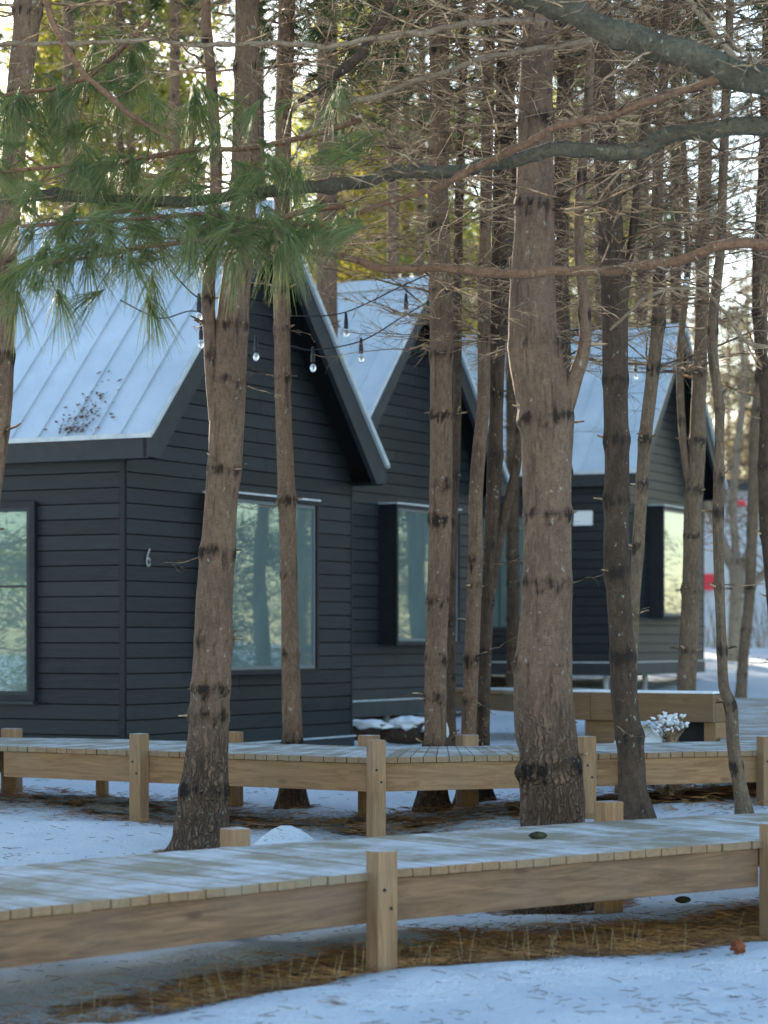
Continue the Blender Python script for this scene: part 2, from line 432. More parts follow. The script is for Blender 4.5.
# ------------------------------------------------------------------ cabins
def unit(phi): return np.array([math.sin(phi), math.cos(phi), 0.]), np.array([math.cos(phi), -math.sin(phi), 0.])
UP = np.array([0, 0, 1.])
HWID, HLEN = 4.23, 6.2
EAVE_O, RAKE_O = .15, .35
def cabin(corner, phi, dz, label, number=False, vent=False):
    u, nrm = unit(phi)           # u along the gable wall, away from us; nrm out of the gable
    back = -nrm                  # along the side wall to the far end
    sn = -u                      # outward normal of the visible side wall
    C = np.array([corner[0], corner[1], EZ + dz])
    root = empty('cabin', (float(C[0]), float(C[1]), ground_z(C[0], C[1])), label, 'cabin', 'black cabins with pale metal roofs')
    zb, zt = -1.0, 1.665         # trim strip and wall top, from the eye level of the first cabin
    zr = 4.22; ze = 1.84
    slope = (zr - ze) / (HWID / 2 + EAVE_O)
    under = .2                   # thickness of the roof build-up, vertical
    def P(t, b, z): return C + u * t + back * b + UP * z
    def gable_top(t):            # underside of the roof at t
        return ze - under + slope * (min(t, HWID - t) + EAVE_O)
    # backing shells
    for nm, pts in (('gable_wall', [P(0, .02, zb), P(HWID, .02, zb), P(HWID, .02, gable_top(HWID)), P(HWID / 2, .02, gable_top(HWID / 2)), P(0, .02, gable_top(0))]),):
        bk = MB(); bk.poly(pts[::-1]); bk.build('sheathing', M['soffit'], root); bk = MB(); bk.poly([p + back * HLEN for p in pts]); bk.build('rear_wall', M['siding'], root); g = MB()
        pitch, gap, th = .14, .011, .016
        z = zb
        while z < gable_top(HWID / 2):
            z1 = min(z + pitch - gap, gable_top(HWID / 2) - .01)
            def tr(zz):
                if zz <= gable_top(0): return 0., HWID
                d = (zz - (ze - under)) / slope - EAVE_O
                return d, HWID - d
            a0, b0 = tr(z); a1, b1 = tr(z1)
            a1 = min(a1, HWID / 2); b1 = max(b1, HWID / 2)
            # each course is butted from two lengths
            cuts = [0, random.uniform(.25, .75), 1]
            for c0, c1 in zip(cuts[:-1], cuts[1:]):
                e = .0015
                lo0, lo1 = a0 + (b0 - a0) * c0 + e, a0 + (b0 - a0) * c1 - e
                hi0, hi1 = a1 + (b1 - a1) * c0 + e, a1 + (b1 - a1) * c1 - e
                if lo1 - lo0 < .02: continue
                c = [P(lo0, .018, z), P(lo1, .018, z), P(lo0, -th, z), P(lo1, -th, z), P(hi0, .018, z1), P(hi1, .018, z1), P(hi0, -th, z1), P(hi1, -th, z1)]
                g.hexa(c)
            z += pitch
        g.build('gable_wall', M['siding'], root)
    s = MB(); s2 = MB(); z = zb
    bk = MB(); bk.poly([P(.02, 0, zb), P(.02, 0, zt + .1), P(.02, HLEN, zt + .1), P(.02, HLEN, zb)])
    bk.build('sheathing', M['soffit'], root); bk = MB(); bk.poly([P(HWID - .02, 0, zb), P(HWID - .02, HLEN, zb), P(HWID - .02, HLEN, zt + .1), P(HWID - .02, 0, zt + .1)])
    bk.build('sheathing', M['soffit'], root)
    while z < zt:
        z1 = min(z + .129, zt)
        cuts = [0, random.uniform(.3, .7), 1]
        for c0, c1 in zip(cuts[:-1], cuts[1:]):
            b0, b1 = .05 + c0 * (HLEN - .05) + .0015, .05 + c1 * (HLEN - .05) - .0015
            s.box(P(.018, b0, z), back * (b1 - b0), sn * .034, UP * (z1 - z))
            s2.box(P(HWID - .018, b0, z), back * (b1 - b0), u * .034, UP * (z1 - z))
        z += .14
    s.build('side_wall', M['siding'], root); s2.build('side_wall', M['siding'], root)
    k = MB()
    k.box(P(-.022, -.004, zb), UP * (zt - zb), u * .03, back * .05)
    k.build('corner_trim', M['black'], root); k = MB()
    k.box(P(HWID - .008, -.022, zb), UP * (zt - zb), u * .032, back * .07)
    k.build('corner_trim', M['black'], root)
    # skirt and pale drip trim
    sk = MB()
    sk.box(P(-.035, -.035, zb - .2), u * (HWID + .07), back * .05, UP * .19)
    sk.box(P(-.035, .015, zb - .2), back * (HLEN), u * .05, UP * .19)
    sk.box(P(HWID - .015, .015, zb - .2), back * (HLEN), u * .05, UP * .19)
    sk.box(P(.02, .02, zb - .18), u * (HWID - .04), back * (HLEN - .04), UP * .1)
    sk.build('skirt', M['fascia'], root)
    tr_ = MB()
    tr_.box(P(-.05, -.05, zb - .012), u * (HWID + .1), back * .04, UP * .014)
    tr_.box(P(-.05, -.008, zb - .012), back * HLEN, u * .04, UP * .014)
    tr_.build('drip_trim', M['trim'], root)
    # roof: two slabs with standing seams, made as sheet + fascia + soffit
    mid = HWID / 2
    for side, nm in ((0, 'roof'), (1, 'roof')):
        t0 = -EAVE_O if side == 0 else HWID + EAVE_O
        r = MB()
        b0, b1 = -RAKE_O - .03, HLEN + RAKE_O
        th = .03
        lo0, lo1 = P(t0, b0, ze), P(t0, b1, ze); hi0, hi1 = P(mid, b0, zr), P(mid, b1, zr)
        dt = hi0 - lo0; nn = np.cross(back, dt); nn /= np.linalg.norm(nn)
        if nn[2] < 0: nn = -nn
        r.box(lo0 - nn * th, back * (b1 - b0), dt, nn * th)
        x = .02
        while x < b1 - b0 - .02:
            r.box(lo0 + back * x + nn * .0005, dt * .995, back * .012, nn * .016)
            x += .30
        ro = r.build('roof', M['roof'], root)
        # eave fascia, rake fascia, soffit as children of that slope
        fa = MB(); sgn = 1 if side == 0 else -1
        fa.box(P(t0, b0 + .05, ze - .22), back * (b1 - b0 - .1), u * sgn * .03, UP * .185)
        # rake board: a parallelogram prism in front of the gable
        # level eave return closes the box end
        w = .27
        pts = [(t0, ze - .032), (mid, zr - .032), (mid, zr - .032 - w), (t0 + sgn * .20, ze - .21), (t0, ze - .21)]
        A = [P(t, b0 + .035, z) for t, z in pts]; B = [P(t, b0 + .09, z) for t, z in pts]
        fa.poly(A if side == 1 else A[::-1]); fa.poly(B[::-1] if side == 1 else B)
        for i in range(5):
            j = (i + 1) % 5; fa.poly([A[i], A[j], B[j], B[i]])
        fa.build('fascia', M['fascia'], ro)
        so = MB()
        so.box(P(t0 + sgn * .03, b0 + .09, ze - .215), back * (b1 - b0 - .2), u * sgn * (EAVE_O + .04), UP * .02)
        a0 = P(t0 + sgn * .03, b0 + .09, ze - .2 + slope * .03 - .03); 
        so.box(a0, (P(mid, b0 + .09, zr - .2 - .03) - a0), back * (RAKE_O - .06), UP * .02)
        so.build('soffit', M['soffit'], ro)
        tm = MB()
        tm.box(P(t0 - sgn * .012, b0 - .006, ze - .03), dt, back * .045, UP * .036)
        tm.box(P(t0 - sgn * .02, b0 - .006, ze - .04), back * (b1 - b0), u * sgn * .018, UP * .042)
        tm.build('drip_edge', M['trim'], ro)
    rc = MB()
    for sgn in (-1, 1):
        a = P(mid, -RAKE_O - .04, zr + .035); d = u * sgn * .13 - UP * slope * .13
        rc.box(a, back * (HLEN + RAKE_O * 2 + .04), d, UP * -.02 if False else UP * .012)
    rc.build('ridge_cap', M['roof'], root)
    # piers
    for (t, b) in ((.25, .3), (HWID - .3, .3), (.25, 3), (HWID - .3, 3), (.25, 5.7), (HWID - .3, 5.7), (HWID / 2, .3)):
        q = P(t, b, 0); gz = ground_z(q[0], q[1]) - .1
        pm = MB(); h = C[2] + zb - .2 - gz
        nseg = 10
        for i in range(nseg):
            a0, a1 = 2 * math.pi * i / nseg, 2 * math.pi * (i + 1) / nseg
            c0 = np.array([q[0] + .045 * math.cos(a0), q[1] + .045 * math.sin(a0), gz]); c1 = np.array([q[0] + .045 * math.cos(a1), q[1] + .045 * math.sin(a1), gz])
            pm.poly([c0, c1, c1 + UP * h, c0 + UP * h])
        pm.box([q[0] - .08, q[1] - .08, gz + h - .012], [.16, 0, 0], [0, .16, 0], [0, 0, .012])
        pm.build('pier', M['galv'], root)
    # gable window in its deep projecting sleeve
    def window(a, b, z0, z1, proj, normal_gable=True, mull=False):
        if normal_gable:
            ax, out = u, nrm; O = lambda t, o, zz: P(t, -o, zz)
        else:
            ax, out = back, sn; O = lambda t, o, zz: P(-o, t, zz)
        ft = .045 if normal_gable else .055
        fr = MB(); o0 = .017
        fr.box(O(a, o0, z0), out * proj, ax * ft, UP * (z1 - z0))
        fr.box(O(b - ft, o0, z0), out * proj, ax * ft, UP * (z1 - z0))
        fr.box(O(a + ft, o0, z0), out * proj, ax * (b - a - 2 * ft), UP * ft)
        fr.box(O(a + ft, o0, z1 - ft), out * proj, ax * (b - a - 2 * ft), UP * ft)
        wroot = fr.build('window', M['black'], root, .004)
        pa = MB(); pd = o0 + proj - (.05 if normal_gable else .03)
        pa.box(O(a + ft, pd, z0 + ft), out * .012, ax * (b - a - 2 * ft), UP * (z1 - z0 - 2 * ft))
        pa.build('pane', M['glass'], wroot)
        sa = MB(); st = .035; i0, i1, j0, j1 = a + ft, b - ft, z0 + ft, z1 - ft; po = pd + .0125
        mt = .014
        sa.box(O(i0, po, j0), out * mt, ax * st, UP * (j1 - j0)); sa.box(O(i1 - st, po, j0), out * mt, ax * st, UP * (j1 - j0))
        sa.box(O(i0 + st, po, j0), out * mt, ax * (i1 - i0 - 2 * st), UP * st); sa.box(O(i0 + st, po, j1 - st), out * mt, ax * (i1 - i0 - 2 * st), UP * st)
        if mull:
            sa.box(O(i0 + st, po, (j0 * .42 + j1 * .58) - .01), out * mt, ax * (i1 - i0 - 2 * st), UP * .02)
            for q in (.33, .66):
                sa.box(O(i0 + (i1 - i0) * q, po + .001, j0 + st), out * .01, ax * .015, UP * (j1 - j0 - 2 * st))
        sa.build('sash', M['sash'] if normal_gable else M['fascia'], wroot)
        si = MB()
        if normal_gable:
            si.box(O(a - .01, o0, z1), out * (proj + .012), ax * (b - a + .02), UP * .018)
        else:
            si.box(O(a - .01, o0, z0 - .03), out * (proj + .03), ax * (b - a + .02), UP * .028)
        si.build('sill', M['trim'] if normal_gable else M['fascia'], wroot)
    window(1.3, 3.1, -.33, 1.39, .25)
    window(.95, 2.4, -.56, 1.27, .05, False, True)
    if number:
        # house number 6: a bent rod numeral
        q = W(144, 556, 22.85); t = .33
        cx, cz = t, .755
        tb = Tubes(); pts = []
        for i in range(15):
            a = math.pi * 1.0 - i / 14 * 2 * math.pi
            pts.append(P(cx + .028 * math.cos(a), -.034, cz - .045 + .036 * math.sin(a)))
        stem = [P(cx + .022, -.034, cz + .075), P(cx - .002, -.034, cz + .04), P(cx - .02, -.034, cz + .0), P(cx - .028, -.034, cz - .045)]
        tb.add(stem + pts, [.008] * (len(stem) + len(pts)))
        tb.build('house_number', M['galv'], root, 6)
    if vent:
        vb = MB(); vb.box(P(-.018, .42, 1.05), back * .26, sn * .07, UP * .2); vb.box(P(-.09, .40, 1.04), back * .3, sn * .012, UP * .22)
        vb.build('wall_vent', M['white'], root, .006)
    return root

cabin((-2.33, 22.5), rad(27.8), 0, 'nearest black cabin with the number 6 beside its corner', number=True)
cabin((-.674, 29.4), rad(27.3), .27, 'middle black cabin half hidden behind the cabin numbered 6')
cabin((3.51, 37.2), rad(24), .67, 'farthest black cabin with a small white box on its dark side wall', vent=True)

# ------------------------------------------------------------------ boardwalks
def wood_beam(mb, a, b, n_in, top, h, th):
    """a plank on edge from a to b (world xy), its face outward of n_in"""
    d = b - a
    mb.box(np.array([a[0], a[1], a[2] - top - h]), d, n_in * th, UP * h)
def boardwalk(front, back, label, rnd_seed, posts_f, posts_b, board=.089, th=.038, bh=.184, cat='boardwalk', beam='wood'):
    random.seed(rnd_seed)
    p = front[1]
    root = empty('boardwalk', (float(p[0]), float(p[1]), ground_z(p[0], p[1])), label, cat, 'timber boardwalks')
    for i in range(len(front) - 1):
        a, b, c, d = front[i], front[i + 1], back[i], back[i + 1]
        L = np.linalg.norm(b - a); n = max(1, int(round(L / (board + .004)))); dk = MB()
        for k in range(n):
            s0, s1 = k / n, (k + 1) / n - .0045 / L
            q = random.uniform(-.006, .006); ov = hn(a - c) * (.022 + q); zz = UP * random.uniform(-.0015, .0015)
            lo = [a + (b - a) * s0 + ov, c + (d - c) * s0 - ov, a + (b - a) * s1 + ov, c + (d - c) * s1 - ov]
            # grain runs front to back
            cs = [lo[0] - UP * th + zz, lo[1] - UP * th + zz, lo[2] - UP * th + zz, lo[3] - UP * th + zz]
            cs = cs + [x + UP * th for x in cs]
            # order must be right-handed: x front->back, y along
            cs = [cs[2], cs[3], cs[0], cs[1], cs[6], cs[7], cs[4], cs[5]]
            dk.hexa(cs)
        dk.build('decking', M['deck'], root, .003)
        nin = hn(c - a); u = hn(b - a); e = .035
        for (x, y, inn) in ((a, b, nin), (c, d, -nin)):
            bm = MB(); nb = max(1, int(round(np.linalg.norm(y - x) / 2.9)))
            for k in range(nb):
                s0, s1 = x + (y - x) * (k / nb) + u * (.003 if k else e), x + (y - x) * ((k + 1) / nb) - u * (.003 if k < nb - 1 else e)
                wood_beam(bm, s0, s1, inn, th + .002, bh, .038)
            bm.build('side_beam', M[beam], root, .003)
        # inner joists
        jm = MB()
        for q in (.33, .66):
            x, y = a + (c - a) * q + u * .05, b + (d - b) * q - u * .05
            wood_beam(jm, x, y, nin, th + .003, .14, .038)
        jm.build('joist', M['wood'], root)
    for lst, line, sgn in ((posts_f, front, -1), (posts_b, back, 1)):
        for (pos, w, top) in lst:
            i = int(pos); f = pos - i; i = min(i, len(line) - 2) if f == 0 and i >= len(line) - 1 else i
            a, b = (line[i], line[i + 1]) if i < len(line) - 1 else (line[i - 1], line[i])
            q = a + (b - a) * f if i < len(line) - 1 else line[i]
            u = hn(b - a); nout = np.array([u[1], -u[0], 0]) * (1 if sgn == -1 else -1)
            g = ground_z(q[0], q[1]) - .12
            pm = MB()
            base = np.array([q[0], q[1], g]) - u * w / 2 + nout * .003
            if sgn == 1: base = np.array([q[0], q[1], g]) - u * w / 2 + nout * .003
            pm.box(base, UP * (q[2] + top - g), u * w, nout * w)
            po = pm.build('post', M['post'], root, .006)
            if sgn == -1:
                for bz, bu in ((-.075, -.018), (-.155, .016)):
                    c = np.array([q[0], q[1], q[2]]) + u * bu + nout * (w + .003) + UP * bz; bt = Tubes()
                    bt.add(np.array([c - nout * .004, c + nout * .003, c + nout * .0035]), [.008, .008, .001]); bt.build('bolt', M['black'], po, 8)
    return root
def frac_at(line, px):
    """position along the line where it crosses picture column px"""
    for i in range(len(line) - 1):
        a, b = line[i], line[i + 1]
        xa, xb = CX + F * a[0] / a[1], CX + F * b[0] / b[1]
        if xa <= px <= xb:
            k = (px - CX) / F
            return i + (k * a[1] - a[0]) / ((b[0] - a[0]) - k * (b[1] - a[1]))
    return 0.
pf = lambda px, w=.13, top=.06, line=near_front: (frac_at(line, px), w, top)
boardwalk(near_front, near_back, 'nearest timber boardwalk running across the bottom of the view', 3,
          [pf(375, .1, .09), pf(767, .1, .08), pf(-60, .13, .07), pf(1100)],
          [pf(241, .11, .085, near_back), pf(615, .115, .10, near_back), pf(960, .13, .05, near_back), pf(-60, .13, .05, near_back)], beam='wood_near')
mf = lambda px, w=.1, top=.12, line=mid_front: (frac_at(line, px), w, top)
boardwalk(mid_front, mid_back, 'middle timber boardwalk passing between the pines and the black cabins', 5,
          [mf(144), mf(373), mf(583, .1), mf(762, .1, .1), mf(-80), mf(960)],
          [mf(8, .13, .07, mid_back), mf(230, .1, .08, mid_back), mf(364, .12, .08, mid_back), mf(471, .13, .08, mid_back), mf(100, .08, -.04, mid_back), mf(628, .11, -.04, mid_back), mf(900, .12, .06, mid_back)])
# the wide platform that opens off the middle boardwalk on the right and runs back past the bench
def platform():
    zt = EZ - .775
    a = np.array([2.62, 19.15, zt]); 
    fl = [np.array([2.55, 19.0, zt]), np.array([8.5, 21.5, zt])]; bl = [np.array([4.62, 33.5, zt + .0]), np.array([11.0, 33.5, zt])]
    root = empty('boardwalk', (2.6, 19.1, ground_z(2.6, 19.1)), 'wide frosted timber platform running back beside the far bench', 'boardwalk', 'timber boardwalks')
    dk = MB(); n = 118
    for k in range(n):
        s0, s1 = k / n, (k + 1) / n - .0009
        p0, p1 = fl[0] + (bl[0] - fl[0]) * s0, fl[0] + (bl[0] - fl[0]) * s1
        q0, q1 = fl[1] + (bl[1] - fl[1]) * s0, fl[1] + (bl[1] - fl[1]) * s1
        cs = [p0 - UP * .038, q0 - UP * .038, p1 - UP * .038, q1 - UP * .038]; cs += [x + UP * .038 for x in cs]
        dk.hexa(cs)
    dk.build('decking', M['deck'], root)
    bm = MB(); u = hn(bl[0] - fl[0])
    wood_beam(bm, fl[0] + u * .02, bl[0], np.array([u[1], -u[0], 0]), .04, .184, .038)
    bm.build('side_beam', M['wood'], root)
    for s in (.02, .25, .5, .75, .98):
        q = fl[0] + (bl[0] - fl[0]) * s; g = ground_z(q[0], q[1]) - .1
        pm = MB(); pm.box([q[0] + .06, q[1], g], UP * (zt - .04 - g), [.12, 0, 0], [0, .12, 0]); pm.build('post', M['post'], root)
platform()
# heavy timber bench
def bench():
    d0, d1 = 20.3, 19.6
    a = W(571, 694.5, d0); b = W(713, 692.5, d1); 
    root = empty('timber_bench', (float(a[0]), float(a[1]), ground_z(a[0], a[1])), 'heavy brown timber bench with a snowy top beyond the middle boardwalk', 'bench')
    u = hn(b - a); ni = np.array([-u[1], u[0], 0])
    s = MB(); th = .222; b = b.copy(); a = a.copy(); b[2] = a[2] = EZ - .425
    mid = a + (b - a) * .14
    s.box(a - UP * th, mid - a - u * .004, ni * .05, UP * th); s.box(mid - UP * th, b - mid, ni * .05, UP * th)
    s.box(a + ni * .25 - UP * th, b - a, ni * .05, UP * th)
    s.box(a + ni * .052 - UP * .06, b - a, ni * .196, UP * .055)
    s.box(a + ni * .052 - UP * th, u * .05, ni * .196, UP * .15); s.box(b - u * .05 + ni * .052 - UP * th, u * .05, ni * .196, UP * .15)
    s.build('seat', M['wood_far'], root, .004)
    sn_ = MB(); sn_.box(a + UP * .001, b - a, ni * .30, UP * .018); sn_.build('snow_cover', M['snow_cap'], root, .006)
    for f0, f1, m in ((.08, .29, 'wood_far'), (.915, .995, 'wood')):
        q0, q1 = a + (b - a) * f0, a + (b - a) * f1; z = ground_z(q0[0], q0[1]) - .05
        z = min(z, EZ - .83)
        l = MB(); l.box(np.array([q0[0], q0[1], z]) + ni * .06, q1 - q0 - UP * (q1[2] - q0[2]), ni * .3, UP * (a[2] - th - .002 - z)); l.build('leg', M[m], root, .004)
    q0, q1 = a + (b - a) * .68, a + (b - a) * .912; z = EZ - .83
    l = MB(); l.box(np.array([q0[0], q0[1], z]) + ni * .22, q1 - q0, ni * .03, UP * (a[2] - th - .002 - z)); l.build('gap_shade', M['black'], root)  # black sheet standing in for the shade in the open gap below the seat
bench()
def far_step():
    # the higher boardwalk spur leading back towards the far cabin
    a, b = W(455, 688, 28.5), W(580, 692, 25.0)
    a[2] = b[2] = EZ - .545
    root = empty('boardwalk', (float(b[0]), float(b[1]), ground_z(b[0], b[1])), 'far raised timber walkway below the dark side wall of the farthest cabin', 'boardwalk', 'timber boardwalks')
    u = hn(b - a); ni = np.array([-u[1], u[0], 0])
    s = MB(); n = 40
    for k in range(n):
        q0, q1 = a + (b - a) * (k / n), a + (b - a) * ((k + 1) / n) - u * .004
        s.box(q0 - ni * .02 - UP * .038, ni * 1.3, q1 - q0, UP * .038)
    s.build('decking', M['deck'], root)
    f = MB(); wood_beam(f, a, b, ni, .04, .184, .038); wood_beam(f, b - u * .04, b + ni * 1.26 - u * .04, u * -1, .04, .184, .038); f.build('side_beam', M['wood_far'], root)
    for s_ in (.05, .5, .97):
        q = a + (b - a) * s_ + ni * .1; g = ground_z(q[0], q[1]) - .1
        p = MB(); p.box([q[0], q[1], g], UP * (a[2] - .05 - g), u * .12, ni * .12); p.build('post', M['wood_far'], root)
far_step()

# ------------------------------------------------------------------ trees
def catmull(pts, n):
    pts = np.array(pts, float); t = np.arange(len(pts)); tt = np.linspace(0, len(pts) - 1, n)
    out = []
    for x in tt:
        i = min(int(x), len(pts) - 2); f = x - i
        p0 = pts[max(i - 1, 0)]; p1 = pts[i]; p2 = pts[i + 1]; p3 = pts[min(i + 2, len(pts) - 1)]
        out.append(.5 * ((2 * p1) + (-p0 + p2) * f + (2 * p0 - 5 * p1 + 4 * p2 - p3) * f ** 2 + (-p0 + 3 * p1 - 3 * p2 + p3) * f ** 3))
    return np.array(out)
def stem_mesh(name, centre, radius, mat, seed, sides=26, whorls=(), furrow_top=None, base_z=0, rough=.5, step=.028, flare=True):
    """centre (n,3), radius (n,), whorls = list of z"""
    # resample evenly by length
    d = np.r_[0, np.cumsum(np.linalg.norm(np.diff(centre, axis=0), axis=1))]
    n = max(8, int(d[-1] / step)); s = np.linspace(0, d[-1], n)
    c = np.stack([np.interp(s, d, centre[:, k]) for k in range(3)], -1); r = np.interp(s, d, radius)
    # smooth the path
    for _ in range(4):
        c[1:-1] = (c[:-2] + 2 * c[1:-1] + c[2:]) / 4; r[1:-1] = (r[:-2] + 2 * r[1:-1] + r[2:]) / 4
    T = np.gradient(c, axis=0); T /= np.linalg.norm(T, axis=1, keepdims=True)
    A = np.cross(T, [0, 1., 0]); A /= np.linalg.norm(A, axis=1, keepdims=True); B = np.cross(T, A)
    V = np.zeros((n, sides, 3)); wh = np.zeros((n, sides)); fu = np.zeros((n, sides))
    an = np.arange(sides) / sides * 2 * math.pi
    z = c[:, 2]
    wl = []
    rr = random.Random(seed)
    for w in whorls:
        wl.append((w, [(rr.uniform(0, 6.28), rr.uniform(.25, .5)) for _ in range(rr.randint(3, 5))], rr.uniform(.7, 1.3)))
    for i in range(n):
        hb = z[i] - base_z
        ft = 0 if furrow_top is None else max(0., min(1., (furrow_top - hb) / (furrow_top * .45)))
        ft = max(ft, rough * .2)
        fl = 1 + (.42 * math.exp(-max(hb, 0) / .13) if flare else 0)
        for j in range(sides):
            a = an[j]; ca, sa = math.cos(a), math.sin(a)
            q = Vector((ca * 1.2 + seed, sa * 1.2, z[i] * 1.1))
            dr = .05 * noise.noise(q * 1.6) + .022 * noise.noise(q * 4)
            g = noise.noise(Vector((ca * 5.2 + seed * 3, sa * 5.2, z[i] * 2.2)))
            g2 = noise.noise(Vector((ca * 9 + seed, sa * 9, z[i] * 6)))
            ridge = 1 - abs(g) * 2.6
            crack = max(0., min(1., ridge * 1.6 - .35)) 
            dr -= ft * (.11 * crack) - ft * .03 * g2
            fu[i, j] = ft
            wv = 0
            for (w, knots, sz) in wl:
                dz = (z[i] + .018 * g2 * 2 - w)
                if abs(dz) < .16:
                    e = math.exp(-(dz / (.042 * sz)) ** 2)
                    dr += e * .055 * sz; wv = max(wv, e * (.5 + .55 * g2 + .35 * noise.noise(Vector((ca * 2 + w * 5, sa * 2, w * 3)))) * min(1.2, sz) * 1.3)
                    for (ka, ks) in knots:
                        dd = math.atan2(math.sin(a - ka), math.cos(a - ka))
                        e2 = math.exp(-(dd / .33) ** 2 - ((dz) / .05) ** 2)
                        dr += e2 * .10; wv = max(wv, e2 * 1.05 * (.8 + .4 * noise.noise(Vector((dd * 9, dz * 60, seed)))))
                        # brow ridge running down either side of an old knot
                        e3 = math.exp(-((abs(dd) - .35 - max(0, -dz) * 4) / .12) ** 2) * math.exp(-((dz + .05) / .05) ** 2)
                        wv = max(wv, e3 * .75)
            wh[i, j] = wv
            ro = r[i] * fl * (1 + dr)
            if flare and hb < .35:
                ro *= 1 + .10 * math.exp(-max(hb, 0) / .12) * math.cos(5 * a + seed)
            V[i, j] = c[i] + ro * (ca * A[i] + sa * B[i])
    v = V.reshape(-1, 3)
    i = np.arange(n - 1)[:, None]; j = np.arange(sides)[None, :]; j2 = (j + 1) % sides
    f = np.stack([i * sides + j, i * sides + j2, (i + 1) * sides + j2, (i + 1) * sides + j], -1).reshape(-1, 4)
    me = fast_mesh(name, v, f, mat)
    for nm, arr in (('whorl', wh), ('furrow', fu)):
        at = me.attributes.new(nm, 'FLOAT', 'POINT'); at.data.foreach_set('value', arr.ravel())
    return me, c, r

def add_branch(tb, o, az, L, r0, lift, rng, subs=9, sub_len=.45, needles=None, curl=.25):
    """a dead pine branch: curved main twig, side twigs, finer twigs"""
    K = 9; t = np.linspace(0, 1, K)
    dirx, diry = math.cos(az), math.sin(az)
    side = np.array([-diry, dirx, 0.]); fw = np.array([dirx, diry, 0.])
    b1, b2 = rng.uniform(-curl, curl), rng.uniform(-curl, curl) * .6
    wob = np.cumsum(rng.normal(0, .016 * L, (K, 3)), axis=0); wob[0] = 0
    p = o + np.outer(t * L, fw) + np.outer(b1 * L * t ** 2, side) + np.outer(L * (lift * t + b2 * t ** 2), UP) + wob
    rr = r0 * (1 - .8 * t)
    tb.add(p, rr)
    for s in range(subs):
        f = rng.uniform(.18, 1.) * (K - 1); i = min(int(f), K - 2); q = p[i] + (p[i + 1] - p[i]) * (f - i)
        T = p[i + 1] - p[i]; T = T / np.linalg.norm(T)
        sg = rng.choice([-1, 1]); l = sub_len * rng.uniform(.4, 1.15) * (1.15 - .6 * f / (K - 1))
        d = T * rng.uniform(.35, .9) + np.cross(UP, T) * sg * rng.uniform(.3, .95) + UP * rng.uniform(-.5, .45)
        d /= np.linalg.norm(d); e = rng.normal(0, .16, 3)
        tt = np.linspace(0, 1, 5)[:, None]
        sp = q + d * l * tt + e * l * tt ** 2
        r1 = max(.0016, r0 * .32 * rng.uniform(.7, 1.1))
        tb.add(sp, r1 * (1 - .6 * tt[:, 0]))
        for _ in range(2):
            m = rng.randint(1, 5); q2 = sp[m]; d2 = d * .7 + rng.normal(0, .55, 3); d2 /= np.linalg.norm(d2); l2 = l * rng.uniform(.25, .6)
            t3 = np.linspace(0, 1, 3)[:, None]
            tb.add(q2 + d2 * l2 * t3 + rng.normal(0, .1, 3) * l2 * t3 ** 2, np.array([.0017, .0014, .0009]))
        if needles is not None:
            needles.append((sp[-1], d))
    return p

def needle_tufts(tb, tufts, rng, n=22, L=.13, r=.0016, droop=.5):
    for (p, d) in tufts:
        d = np.array(d, float); d /= np.linalg.norm(d) + 1e-9
        a = np.cross(d, UP); a /= np.linalg.norm(a) + 1e-6; b = np.cross(d, a)
        for _ in range(n):
            th = rng.uniform(0, 6.283); sp = rng.uniform(.12, .85)
            dd = d + sp * (math.cos(th) * a + math.sin(th) * b); dd /= np.linalg.norm(dd)
            l = L * rng.uniform(.7, 1.15); o = p - d * rng.uniform(0, .07)
            t = np.array([0, .35, .7, 1.])[:, None]
            q = o + dd * l * t - UP * droop * l * t ** 2
            tb.add(q, np.array([r, r, r * .8, r * .35]))

CROWN_CACHE = {}
def crown_mesh(kind):
    """green top of a tall pine, in local space, z=0 at the lowest live branch"""
    if kind in CROWN_CACHE: return CROWN_CACHE[kind]
    rng = np.random.RandomState(100 + kind)
    tb = Tubes(); tufts = []
    H = 4.6
    for k in range(10):
        z = k / 9 * H * .92
        for q in range(4):
            add_branch(tb, np.array([0, 0, z]), q * 1.57 + rng.uniform(-.5, .5), (1.9 - 1.5 * k / 9) * rng.uniform(.7, 1.1), .012, .15, rng, 10, .5, tufts)
    v1, f1 = tb.arrays(3)
    tn = Tubes(); needle_tufts(tn, tufts, rng, 14, .17, .0045, .35)
    v2, f2 = tn.arrays(3)
    me = fast_mesh('crown', np.concatenate([v1, v2]), np.concatenate([f1, f2 + len(v1)]), M['twig'])
    me.materials.append(M['needle_far'])
    me.polygons.foreach_set('material_index', np.r_[np.zeros(len(f1), int), np.ones(len(f2), int)].astype(np.int32))
    CROWN_CACHE[kind] = me
    return me

